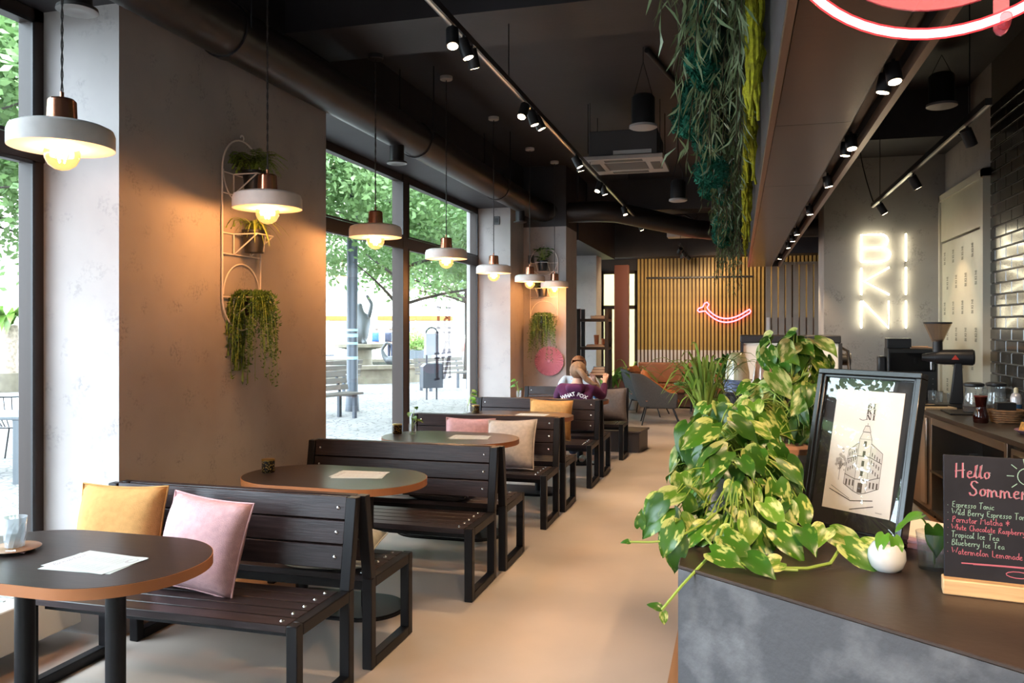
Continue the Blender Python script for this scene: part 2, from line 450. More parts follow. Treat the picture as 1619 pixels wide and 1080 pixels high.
# slat wall at the back ----------------------------------------
GOLD = mat('gold_slat', (.44,.30,.095), .45, rnd_v=.06, var=.12, vs=6)
GREYS = mat('pale_grey_slat', (.60,.58,.57), .5)
sw = tag(bpy.data.objects.new('wall_back_slats', None), kind='structure'); C.objects.link(sw)
sm_g = MB().box(-.0225,.0225,-.06,0,1.135,3.05).me('slat', GOLD)
sm_w = MB().box(-.0225,.0225,-.06,0,.3,1.133).me('slat', GREYS)
x = -1.99
while x < 1.9:
    inst('slat', sm_g, sw, (x,YB-.1,0)); inst('slat', sm_w, sw, (x,YB-.1,0)); x += .0747
# exterior pavement
PAVE = mat('pavement', (.21,.20,.19), .85, var=.2, vs=.8, bump=.3, bs=7)
nt = PAVE.node_tree; N = nt.nodes
bk = N.new('ShaderNodeTexVoronoi'); bk.feature = 'DISTANCE_TO_EDGE'; bk.inputs['Scale'].default_value = 6
rp = N.new('ShaderNodeValToRGB'); rp.color_ramp.elements[0].position = .0; rp.color_ramp.elements[0].color = (.35,.35,.35,1); rp.color_ramp.elements[1].position = .09
mx = N.new('ShaderNodeMix'); mx.data_type = 'RGBA'; mx.blend_type = 'MULTIPLY'; mx.inputs[0].default_value = 1
mp = [n for n in N if n.type == 'MAPPING'][0]
nt.links.new(mp.outputs[0], bk.inputs['Vector']); nt.links.new(bk.outputs['Distance'], rp.inputs['Fac'])
src = N['Principled BSDF'].inputs['Base Color'].links[0].from_socket
nt.links.new(src, mx.inputs[6]); nt.links.new(rp.outputs[0], mx.inputs[7]); nt.links.new(mx.outputs[2], N['Principled BSDF'].inputs['Base Color'])
struct('ground', MB().prism([(-90,-60),(-3.75,-60),(-3.75,90),(-90,90)], -.4, -.1), PAVE)
struct('ground', MB().prism([(-3.75,-60),(20,-60),(20,YF-.2),(-3.75,YF-.2)], -.4, -.1), PAVE)
# ================================================================ ceiling fixtures
def point_light(name, loc, parent, col, power, radius=.05):
    l = bpy.data.lights.new(name, 'POINT'); l.energy = power; l.color = col; l.shadow_soft_size = radius
    o = bpy.data.objects.new(name, l); C.objects.link(o); o.parent = parent; o.location = loc
    return o
def spot_light(loc, d, parent, power, ang=50, col=(1,.70,.42), blend=.6):
    l = bpy.data.lights.new('spot', 'SPOT'); l.energy = power; l.color = col; l.spot_size = R(ang); l.spot_blend = blend; l.shadow_soft_size = .03
    o = bpy.data.objects.new('spot_lamp', l); C.objects.link(o); o.parent = parent; o.location = loc
    o.rotation_euler = Vector(d).to_track_quat('-Z','Y').to_euler()
    return o
CORD = mat('twisted_cord', (.05,.045,.045), .8, var=.6, vs=120)
BULB_W = 42.0
# (x, y, shade centre height, label)
PEND = [(-2.68,2.74,2.398,'concrete pendant lamp with copper cap over the nearest table'),
        (-2.68,4.26,2.360,'concrete pendant lamp in front of the wall planter on the broad pier'),
        (-2.68,5.75,2.347,'concrete pendant lamp third from the camera, before the window'),
        (-2.68,7.325,2.307,'concrete pendant lamp fourth in the row, by the window mullion'),
        (-2.68,8.89,2.268,'concrete pendant lamp fifth in the row, before the pale window jamb'),
        (-2.68,10.56,2.260,'concrete pendant lamp sixth in the row, above the person on the bench'),
        (-2.55,11.5,2.225,'concrete pendant lamp farthest along the row')]
def make_pendant():
    t = thing('pendant_lamp', 'x', 'lamp', group='concrete and copper pendant lamps')
    MB().lathe([(.050,.052),(.165,.047),(.192,.034),(.200,.012),(.200,-.046),(.193,-.046)], 48).build('shade', SHADE, t)
    MB().lathe([(.193,-.046),(.190,.006),(.16,.034),(.05,.040),(.001,.040)], 48).build('shade_lining', SHADE_IN, t)
    pr = []
    c_ = MB(); n = 36; rings = [(.052,.048),(.058,.052),(.058,.06),(.054,.148),(.046,.156),(.012,.157)]
    vs = []
    for r_, z in rings:
        for k in range(n):
            a = 2*PI*k/n; q = r_*(1 - (.035 if (k % 2 and .05 < z < .15) else 0)); vs.append((q*math.cos(a), q*math.sin(a), z))
    c_.add(vs, [(i*n+k, i*n+(k+1)%n, (i+1)*n+(k+1)%n, (i+1)*n+k) for i in range(len(rings)-1) for k in range(n)])
    cap_o = c_.build('copper_cap', COPPER, t)
    MB().cyl((0,0,.155),(0,0,.185),.008,10).build('cord_grip', COPPER, cap_o)
    MB().lathe([(.001,-.138),(.028,-.132),(.052,-.115),(.066,-.088),(.069,-.065),(.060,-.035),(.036,-.005),(.022,.02)], 28).build('bulb', BAMB, t)
    f = MB()
    for k in range(4):
        a = PI*k/2
        f.tube([(.018*math.cos(a),.018*math.sin(a),-.025),(.022*math.cos(a+.3),.022*math.sin(a+.3),-.065),(.012*math.cos(a),.012*math.sin(a),-.105)], .0035, 6)
    f.build('filament', FIL, t)
    MB().cyl((0,0,.02),(0,0,-.012),.020,14).build('bulb_socket', mat('brass', (.6,.42,.18), .3, 1), t)
    return t
pend0 = make_pendant()
for i, (x, y, z, lab) in enumerate(PEND):
    t = pend0 if i == 0 else copy_tree(pend0)
    t.location = (x, y, z); t['label'] = lab
for i, (x, y, z, lab) in enumerate(PEND):
    t = [o for o in bpy.data.objects if o.get('label') == lab][0]
    zt = (3.70 if i == 2 else ZC) - z
    # two strands twisted
    c_ = MB(); m = int(zt/.02)
    if i < 3:
        for ph in (0, PI):
            c_.tube([(.0032*math.cos(j*.9+ph), .0032*math.sin(j*.9+ph), .18+(zt-.20)*j/m) for j in range(m+1)], .0034, 4)
    else: c_.cyl((0,0,.18),(0,0,zt-.02),.005,6)
    c_.build('cord', CORD, t)
    MB().lathe([(.001,zt-.036),(.055,zt-.034),(.060,zt-.028),(.060,zt)], 24).build('canopy', SHADE if i != 2 else BLACKM, t)
    point_light('bulb_light', (0,0,-.065), t, (1,.50,.22), BULB_W, .06)

# spiral duct ---------------------------------------------------
DUCT = mat('black_spiral_duct', (.022,.019,.020), .38, .2, bump=.02, bs=40)
dt = thing('ventilation_duct', 'black spiral ventilation duct running along the window side ceiling', 'duct', (0,0,0))
def duct_path():
    zc, xd = 3.33, -2.85
    p = [Vector((xd, y, zc)) for y in [-3.0 + .6*i for i in range(25)]]
    p += [Vector((xd + .45*(1-math.cos(a)), 11.6 + .45*math.sin(a), zc)) for a in [R(15*i) for i in range(1,7)]]
    e = p[-1]
    p += [e + Vector((.15*i,0,0)) for i in range(1,3)]
    e = p[-1]
    p += [e + Vector((.42*math.sin(a), .42*(1-math.cos(a)), 0)) for a in [R(15*i) for i in range(1,5)]]
    e = p[-1]; d = Vector((.5,.866,-.035))
    p += [e + d*.35*i for i in range(1,7)]
    e = p[-1]
    p += [e + Vector((.42*(math.sin(a+R(30))-.5), .42*(math.cos(R(30))-math.cos(a+R(30))) if False else .42*(math.cos(R(30)) - math.cos(R(30)+0) ) + .2*math.sin(a), -.01*a)) for a in [R(15*i) for i in range(1,5)]]
    e = p[-1]
    p += [e + Vector((.4*i,0,0)) for i in range(1,7)]
    return p
DP = duct_path()
MB().tube(DP, .155, 28).build('duct_pipe', DUCT, dt, ang=60)
rb = MB()
L_ = 0
for a, b_ in zip(DP, DP[1:]):
    n = max(1, int((b_-a).length/.10)); tdir = (b_-a).normalized()
    for k in range(n):
        q = a + (b_-a)*(k/n)
        rb.tube([q - tdir*.004, q + tdir*.004], .158, 28, cap=False)
o = rb.build('seam_ridges', DUCT, dt)
for yy in (1.6, 4.1, 7.0, 9.6):
    MB().cyl((-2.85,yy-.03,3.33),(-2.85,yy+.03,3.33),.166,32).build('joint_collar', DUCT, dt)
    for sx in (-.167,.167):
        MB().cyl((-2.85+sx,yy,3.33),(-2.85+sx,yy,ZC),.006,6).build('hanger_rod', BLACKM, dt)
for yy in (6.55, 10.7, 3.0):
    v_ = MB().cyl((-2.85,yy,3.2),(-2.85,yy,3.04),.062,20).build('outlet_spigot', DUCT, dt)
    MB().lathe([(.03,3.05),(.085,3.045),(.088,3.03),(.06,3.022),(.03,3.03)], 24, (-2.85,yy,0)).build('outlet_ring', mat('dull_steel', (.25,.24,.23), .35, .9), v_)

# track lights ---------------------------------------------------
TRACK = mat('black_track', (.02,.02,.022), .35)
TRIN = mat('track_conductor', (.55,.50,.44), .3, .8)
def spot_head(t, loc, aim, power, ang=46, h=.11, r=.036, lit=True):
    aim = Vector(aim).normalized(); loc = Vector(loc)
    hd = MB().cyl(loc, loc + aim*h, r, 18).build('spot_head', BLACKM, t)
    a2 = aim.orthogonal().normalized()
    MB().cyl(loc + aim*.03, loc + aim*.03 + Vector((0,0,.06)), .008, 8).build('swivel_arm', BLACKM, hd)
    MB().cyl(loc + aim*(h-.004), loc + aim*(h+.0015), r*.80, 18).build('lens', SPOTG if lit else mat('dark_lens', (.3,.25,.2), .2), hd)
    if lit: spot_light(loc + aim*(h+.012), aim, t, power, ang)
t1 = thing('track_light', 'black ceiling track with warm spot heads hung over the aisle', 'track light', (-1.52,0,3.30))
MB().box(-.018,.018,1.2,13.65,-.02,.02).build('rail', TRACK, t1)
MB().box(-.007,.007,1.2,13.65,-.0225,-.019).build('conductor_strip', TRIN, t1)
for yy in (2.0,5.4,8.6,11.8): MB().cyl((0,yy,.02),(0,yy,.70 if not 5.15 < yy < 5.8 else .40),.0035,6).build('suspension_wire', BLACKM, t1)
SPW = 150.0
for yy, aims in ((4.25,((.15,-.35,-1),(.35,.1,-1),(.1,.5,-1))),(5.85,((-.15,-.55,-1),(.3,.1,-1),(.45,.2,-1))),(7.75,((.5,.1,-1),(.25,.3,-1))),(9.25,((-.25,-.45,-1),(.3,.15,-1))),(11.2,((.3,-.1,-1),(.1,.4,-1))),(13.1,((.4,.2,-1),))):
    for k, am in enumerate(aims): spot_head(t1, (0,yy+k*.16,-.045), am, SPW*(1 if yy > 5 else .8), 58)
t2 = thing('track_light', 'row of spot heads recessed in the channel of the bronze bulkhead', 'track light', (.585,0,2.70))
MB().box(-.018,.018,.6,13.7,-.03,0).build('rail', TRACK, t2)
for yy, dx in ((3.5,.1),(3.62,-.2),(4.75,.1),(4.9,-.1),(5.97,.2),(7.4,.1),(9.0,.1),(9.7,.1),(10.5,.1),(12.2,-.2)):
    spot_head(t2, (0,yy,-.05), (dx,-.25 if yy in (3.5,4.75) else .05,-1), 60, 70, .075, .03)
spot_head(t2, (0,.35,-.05), (-.22,1.0,-.80), 125, 62, .075, .03)  # added unseen head above the camera, lights the framed drawing from the front
spot_head(t2, (0,.20,-.05), (-.35,1.0,-.72), 100, 55, .075, .03)  # second added head out of view, brightens the counter plants
spot_head(t2, (0,2.6,-.05), (-.05,-.45,-1), 45, 70, .075, .03)
t3 = thing('track_light', 'short black track with three spots above the back bar', 'track light', (1.375,0,2.90))
MB().box(-.018,.018,5.2,9.36,-.02,.02).build('rail', TRACK, t3)
MB().box(-.007,.007,5.2,9.36,-.0225,-.019).build('conductor_strip', TRIN, t3)
for yy in (5.6,8.9): MB().cyl((0,yy,.02),(0,yy,1.1),.004,6).build('suspension_wire', BLACKM, t3)
MB().tube(bez((0,9.3,.02),(-.1,9.4,.4),(-.12,9.4,.62),8)+[Vector((-.12,9.4,1.1))],.006,6).build('feed_cable', BLACKM, t3)
for yy, am in ((5.7,(.5,.4,-1)),(7.35,(.55,.2,-1)),(8.95,(.6,.1,-1))): spot_head(t3, (0,yy,-.045), am, 45, 60)
t4 = thing('track_light', 'far black track with small bright spots before the slat wall', 'track light', (-.95,0,3.0))
MB().box(-.015,.015,13.95,16.3,-.02,.02).build('rail', TRACK, t4)
for yy in (14.2,16.0): MB().cyl((0,yy,.02),(0,yy,1.0),.004,6).build('suspension_wire', BLACKM, t4)
for yy, am in ((14.3,(-.45,1.0,-.75)),(14.8,(.35,1.0,-.7)),(15.3,(-.9,1.0,-.9)),(15.7,(.9,1.0,-.8))): spot_head(t4, (0,yy,-.045), am, 85, 95)
# bar across the slat wall
br = tag(MB().box(-1.83,.30,YB-.22,YB-.19,2.60,2.635).build('wall_rail', BLACKM), 'thin black horizontal rail mounted across the gold slat wall', 'rail')
for x in (-1.6,.1): MB().box(x-.01,x+.01,YB-.20,YB-.155,2.605,2.63).build('bracket', BLACKM, br)
# hanging speakers -----------------------------------------------
def speaker(loc, r, h, label, ring=(.35,.33,.33)):
    t = thing('hanging_speaker', label, 'speaker', loc, group='black cylinder speakers hung from the ceiling')
    MB().lathe([(.02,h/2),(r*.75,h/2-.005),(r*.92,h/2-.03),(r*.92,-h/2)], 28).build('housing', BLACKM, t)
    MB().lathe([(r*.92,-h/2+.012),(r*1.08,-h/2+.008),(r*1.10,-h/2-.012),(r*.95,-h/2-.02)], 28).build('rim', mat('grey_rim', ring, .5), t)
    MB().lathe([(.001,-h/2-.012),(r*.96,-h/2-.016)], 28).build('grille', mat('speaker_mesh', (.03,.03,.03), .7), t)
    top = ZC - loc[2]
    m = MB()
    for s in (-1,1): m.cyl((s*r*.75,0,h/2-.02),(0,0,min(top,h/2+.28)),.003,5)
    m.cyl((0,0,min(top,h/2+.28)-.01),(0,0,top),.004,5)
    m.build('suspension_wire', BLACKM, t)
speaker((-.78,7.0,3.46), .108, .27, 'black cylinder speaker hung above the air conditioner cassette')
speaker((-.70,10.05,3.27), .10, .24, 'black cylinder speaker hung beside the far end of the greenery')
speaker((1.72,7.9,3.70), .115, .28, 'black cylinder speaker hung over the back bar')
# air conditioner cassette ---------------------------------------
ac = thing('air_conditioner', 'ceiling cassette air conditioner with pale grille hung from rods', 'air conditioner', (-1.17,8.95,3.37))
PUT = mat('cassette_plastic', (.42,.38,.36), .5)
MB().box(-.36,.36,-.36,.36,.04,.32).build('housing', mat('cassette_body', (.05,.047,.05), .5), ac, .01)
MB().box(-.42,.42,-.42,-.22,0,.045).box(-.42,.42,.22,.42,0,.045).box(-.42,-.22,-.22,.22,0,.045).box(.22,.42,-.22,.22,0,.045).build('panel', PUT, ac, .006)
g = MB().box(-.215,.215,-.215,.215,.012,.03)
for i in range(14): g.box(-.21,.21,-.205+i*.03,-.195+i*.03,.004,.014)
g.build('intake_grille', mat('grille_grey', (.20,.18,.17), .6), ac)
for s in (-1,1):
    MB().box(s*.32-.05,s*.32+.05,-.2,.2,-.003,.004).build('louvre', mat('louvre_dark', (.06,.06,.065), .5), ac)
    MB().box(-.2,.2,s*.32-.05,s*.32+.05,-.003,.004).build('louvre', mat('louvre_dark', (.06,.06,.065), .5), ac)
MB().box(-.1,.3,-.38,-.36,.06,.10).build('bracket', mat('zinc', (.5,.5,.5), .4, .8), ac)
for sx in (-.38,.38):
    for sy in (-.3,.3): MB().cyl((sx,sy,.1),(sx,sy,.63),.005,6).build('hanger_rod', BLACKM, ac)
# conduit pipe and small ceiling unit further back
cp = tag(MB().tube([(-.75,7.0,3.97),(-.55,8.2,3.97),(-.45,8.9,3.97),(-.35,9.0,3.97),(.15,9.02,3.97)], .022, 10).build('ceiling_pipe', BLACKM), 'thin black pipe bending across the ceiling towards the greenery', 'pipe')
fu = thing('fan_coil_unit', 'small grey metal fan unit hung far back under the ceiling', 'ventilation unit', (-.95,14.6,3.28))
MB().box(-.25,.25,-.15,.15,-.1,.1).build('casing', mat('zinc', (.5,.5,.5), .4, .8), fu, .008)
MB().tube([(-.2,0,.1),(-.2,0,.25),(.05,0,.3),(.2,0,.2),(.3,0,-.05)], .018, 8).build('pipe', BLACKM, fu)
for sx in (-.26,.26): MB().cyl((sx,0,-.05),(sx,0,.72),.008,6).build('hanger_rod', BLACKM, fu)
# socket boxes on the window jambs
for loc, lab in (((-3.30,11.085,3.12),'small dark socket box high on the pale window jamb'),((-2.98,11.815,2.62),'small dark switch box high on the pier beside the jamb')):
    o = thing('socket_box', lab, 'socket', loc)
    MB().box(-.045,.045,0,.015,-.06,.06).build('plate', mat('dark_plate', (.05,.05,.055), .5), o, .003)
    MB().box(-.025,.025,-.004,0,-.03,.03).build('socket_face', BLACKM, o)
# ================================================================ benches and tables
BW = 1.36
def make_bench():
    t = thing('bench', 'x', 'bench', group='dark slatted benches with black steel frames')
    hw = BW/2; s = .05; dp = .50; sh = .43; bt = .835
    for sx in (-1, 1):
        x0, x1 = (-hw, -hw+s) if sx < 0 else (hw-s, hw)
        fr = MB()
        fr.box(x0,x1,-dp,-dp+s,0,sh).box(x0,x1,-s,0,0,sh).box(x0,x1,-dp+s,-s,0,s).box(x0,x1,-dp+s,-s,sh-s,sh)
        o = fr.build('side_frame', STEELB, t, .004, 1)
        MB().slab([(x0,-s,sh),(x0,0,sh),(x0,.068,bt),(x0,.018,bt)], (s,0,0)).build('back_post', STEELB, o, .003, 1, fixn=True)
    MB().box(-hw+s,hw-s,-.10,-.06,sh-.075,sh-.035).box(-hw+s,hw-s,-.42,-.38,sh-.075,sh-.035).build('cross_rail', STEELB, t)
    boltm = MB().lathe([(.0095,0),(.009,.003),(.006,.006),(.001,.0075)], 12).me('bolt', BOLT)
    pl = MB().box(-hw+s+.002,hw-s-.002,-.041,.041,-.032,0)
    pm_ = pl.me('seat_plank', PLANK)
    for i in range(5):
        o = link('seat_plank', pm_, t, .003, 1); o.location = (0, -.452+i*.0895, sh-.001)
        for sx in (-1,1): inst('bolt', boltm, o, (sx*(hw-s-.045),0,0))
    bp = MB().box(-hw+s+.002,hw-s-.002,-.015,.015,-.052,.052); bm_ = bp.me('back_plank', PLANK)
    ang = math.atan2(.068, bt-sh)
    for i in range(3):
        z = .567 + i*.1085; y = -.025 + (z-sh)*math.tan(ang)
        o = link('back_plank', bm_, t, .003, 1); o.location = (0, y, z); o.rotation_euler = (-ang,0,0)
        for sx in (-1,1): inst('bolt', boltm, o, (sx*(hw-s-.04),-.015,0), (R(90),0,0))
    return t
bench0 = make_bench()
_first = [True]
def bench(xr, yb, face, label):
    # face -1: sitter looks towards the camera; +1: sitter looks into the room
    if _first[0]: t = bench0; _first[0] = False
    else: t = copy_tree(bench0)
    t.location = (xr - BW/2, yb, 0); t.rotation_euler = (0,0,0 if face < 0 else PI); t['label'] = label
    return t
BEN = [(-1.68,3.38),(-1.50,5.04),(-1.47,6.82),(-1.41,8.55),(-1.34,10.35)]
bench(*BEN[0], -1, 'dark slatted bench facing the camera with mustard and pink cushions')
bench(BEN[0][0]+.02, BEN[0][1]+.14, 1, 'dark slatted bench backing onto the nearest bench, pale cushion on it')
bench(*BEN[1], -1, 'dark slatted bench facing the camera, second row, behind the second table')
bench(BEN[1][0]+.02, BEN[1][1]+.14, 1, 'dark slatted bench facing away in the second row, dark cushion on it')
bench(*BEN[2], -1, 'dark slatted bench facing the camera with off-white and pink cushions')
bench(BEN[2][0]+.02, BEN[2][1]+.14, 1, 'dark slatted bench facing away in the third row')
bench(*BEN[3], -1, 'dark slatted bench facing the camera with one mustard cushion')
bench(BEN[3][0]+.02, BEN[3][1]+.14, 1, 'dark slatted bench under the person in the purple hoodie')
bench(*BEN[4], -1, 'farthest dark slatted bench facing the camera with a grey cushion')

def stadium(L, W, n=20):
    r = W/2; a = L/2 - r
    return arc(a,0,r,-90,90,n) + arc(-a,0,r,90,270,n)
def super_pill(L, W, r, n=14):
    a, b_ = L/2-r, W/2-r
    return arc(a,-b_,r,-90,0,n) + arc(a,b_,r,0,90,n) + arc(-a,b_,r,90,180,n) + arc(-a,-b_,r,180,270,n)
def make_table():
    t = thing('cafe_table', 'x', 'table', group='dark pill-shaped tables with orange edges')
    P = super_pill(1.10,.68,.335)
    Q = super_pill(1.094,.674,.332)
    MB().prism(Q, .712, .7505).build('table_top', TABLETOP, t)
    # edge band as a ring
    n = len(P); vs = [(x,y,z) for z in (.711,.7495) for x,y in P] + [(x,y,z) for z in (.711,.7495) for x,y in Q]
    fs = [(i,(i+1)%n,n+(i+1)%n,n+i) for i in range(n)] + [(n+i,n+(i+1)%n,3*n+(i+1)%n,3*n+i) for i in range(n)] + [(2*n+i,2*n+(i+1)%n,(i+1)%n,i) for i in range(n)]
    MB().add(vs, fs).build('edge_band', EDGE, t)
    for sx in (-.21,.21):
        MB().cyl((sx,0,.02),(sx,0,.70),.036,24).build('column', STEELB, t)
    MB().prism(stadium(.86,.44), 0, .012).prism(stadium(.84,.42), .012, .02).build('base_plate', STEELB, t)
    MB().box(-.34,.34,-.04,.04,.695,.712).build('mounting_plate', STEELB, t)
    return t
tab0 = make_table()
TABS = [(-2.445,2.535,'dark pill-shaped table nearest the camera with a glass on it'),
        (-2.26,4.29,'dark pill-shaped table beside the broad pier, second from the camera'),
        (-2.18,6.04,'dark pill-shaped table third from the camera, by the window'),
        (-2.09,7.76,'dark pill-shaped table fourth from the camera'),
        (-2.02,9.55,'dark pill-shaped table where the two people sit')]
for i, (x, y, lab) in enumerate(TABS):
    t = tab0 if i == 0 else copy_tree(tab0)
    t.location = (x, y, 0); t['label'] = lab
# cushions -------------------------------------------------------
def cushion_mesh(wd, ht, th, mt, seed=0, n=14):
    r = random.Random(seed); m = MB(); vs = []
    ph = [r.uniform(0,6) for _ in range(4)]
    for side in (1,-1):
        for j in range(n+1):
            for i in range(n+1):
                u = i/n*2-1; v = j/n*2-1
                e = (1-abs(u)**3)*(1-abs(v)**3)
                e = max(e, 0)**.52
                pin = 1 - .06*(1-abs(v)**2)*abs(u)**3; pin2 = 1 - .06*(1-abs(u)**2)*abs(v)**3
                wr_ = .006*math.sin(5*u+3*v+ph[0])*math.sin(4*v+ph[1])*e
                vs.append((u*wd/2*pin, side*(th/2*e+wr_) , v*ht/2*pin2))
    k = (n+1)**2; fs = []
    for j in range(n):
        for i in range(n):
            a = j*(n+1)+i
            fs.append((a,a+1,a+n+2,a+n+1)[::-1]); fs.append((k+a,k+a+1,k+a+n+2,k+a+n+1))
    return m.add(vs, fs)
def cushion(label, col, loc, rot, wd=.42, ht=.42, th=.13, seed=0, weave=.35, name='cushion'):
    mt = mat('fabric_%d%d%d' % tuple(int(c*99) for c in col), col, .95, var=.10, vs=40, bump=weave, bs=260, spec=.15)
    t = thing(name, label, 'cushion', loc, group='cushions on the benches'); t.rotation_euler = rot
    o = cushion_mesh(wd,ht,th,mt,seed).build('cover', mt, t)
    bpy_merge(o)
    P = []
    n = 20
    for a, b_ in (((-1,-1),(1,-1)),((1,-1),(1,1)),((1,1),(-1,1)),((-1,1),(-1,-1))):
        for i in range(n):
            u = a[0]+(b_[0]-a[0])*i/n; v = a[1]+(b_[1]-a[1])*i/n
            P.append((u*wd/2*(1-.06*(1-abs(v)**2)*abs(u)**3), 0, v*ht/2*(1-.06*(1-abs(u)**2)*abs(v)**3)))
    MB().tube(P, .0045, 6, closed=True).build('piping', mt, t)
    return t
def bpy_merge(o, d=.0008):
    b_ = bmesh.new(); b_.from_mesh(o.data); bmesh.ops.remove_doubles(b_, verts=b_.verts, dist=d); bmesh.ops.recalc_face_normals(b_, faces=b_.faces); b_.to_mesh(o.data); b_.free()
MUST = (.53,.28,.10); PINK = (.58,.35,.36); OFFW = (.56,.50,.45); GREYC = (.19,.165,.165); BEIGE = (.42,.40,.33); DARKC = (.05,.045,.047)
cushion('mustard cushion leaning on the nearest bench beside the wall', MUST, (-2.83,3.235,.645), (R(-12),0,R(6)), .45, .44, .19, 1)
cushion('pale pink cushion leaning on the nearest bench', PINK, (-2.34,3.19,.635), (R(-17),R(4),R(-4)), .44, .42, .18, 2)
cushion('pale beige cushion lying on the back-facing bench of the first row', BEIGE, (-1.98,3.76,.495), (R(-82),0,R(8)), .44, .42, .13, 3)
cushion('dark woven cushion lying on the back-facing bench of the second row', DARKC, (-1.98,5.42,.50), (R(-80),0,R(-5)), .46, .44, .14, 4, weave=.9)
cushion('pale pink cushion on the third-row bench behind the table', PINK, (-2.22,6.64,.635), (R(-14),0,R(3)), .44, .40, .14, 5)
cushion('off-white cushion on the third-row bench', OFFW, (-1.83,6.56,.635), (R(-20),R(-3),R(-6)), .44, .42, .15, 6)
cushion('mustard cushion on the fourth-row bench near the person', MUST, (-1.90,8.36,.64), (R(-13),R(1),0), .46, .42, .14, 7)
cushion('grey cushion on the farthest bench', GREYC, (-1.56,10.12,.64), (R(-16),R(-2),R(4)), .46, .42, .16, 8)
# ================================================================ front bar counter
SLATE = mat('slate_laminate', (.056,.055,.062), .6, vs=9, col2=(.155,.153,.163), thr=(.46,.72), detail=10, bump=.15, bs=60)
LAMIN = mat('brown_laminate', (.042,.027,.021), .36, spec=.28, var=.25, vs=5, bump=.03, bs=60)
cA, cB = (-.126,1.81), (1.25,.772)
cC, cD, cE, cF = (1.72,1.395), (.50,2.31), (.50,9.3), (-.126,9.3)
ctr = thing('bar_counter', 'angled bar counter with slate-look front and dark brown top', 'counter', (0,0,0))
MB().prism([cA,cB,cC,cD,cE,cF], 1.092, 1.10).build('worktop', LAMIN, ctr, .002, 1)
def inset(p, q, d):
    v = Vector((q[0]-p[0], q[1]-p[1])).normalized(); n = Vector((-v.y, v.x))
    return [(p[0]+n.x*d, p[1]+n.y*d), (q[0]+n.x*d, q[1]+n.y*d)]
MB().prism([cA,cB]+inset(cA,cB,.03)[::-1], 0.0, 1.092).build('front_panel', SLATE, ctr)
i1 = inset(cA,cB,.031)
MB().prism([(cA[0],i1[0][1]+.02),(cA[0]+.03,i1[0][1]+.0),(cF[0]+.03,9.3),cF], 0.0, 1.092).build('aisle_panel', SLATE, ctr)
MB().prism([(.05,2.12),(1.2,1.25),(1.5,1.35),(.42,2.2)], .05, 1.07).prism([(-.09,2.2),(.42,2.2),(.42,9.25),(-.09,9.25)], .05, 1.07).build('carcass', mat('carcass_dark', (.05,.045,.04), .6), ctr)

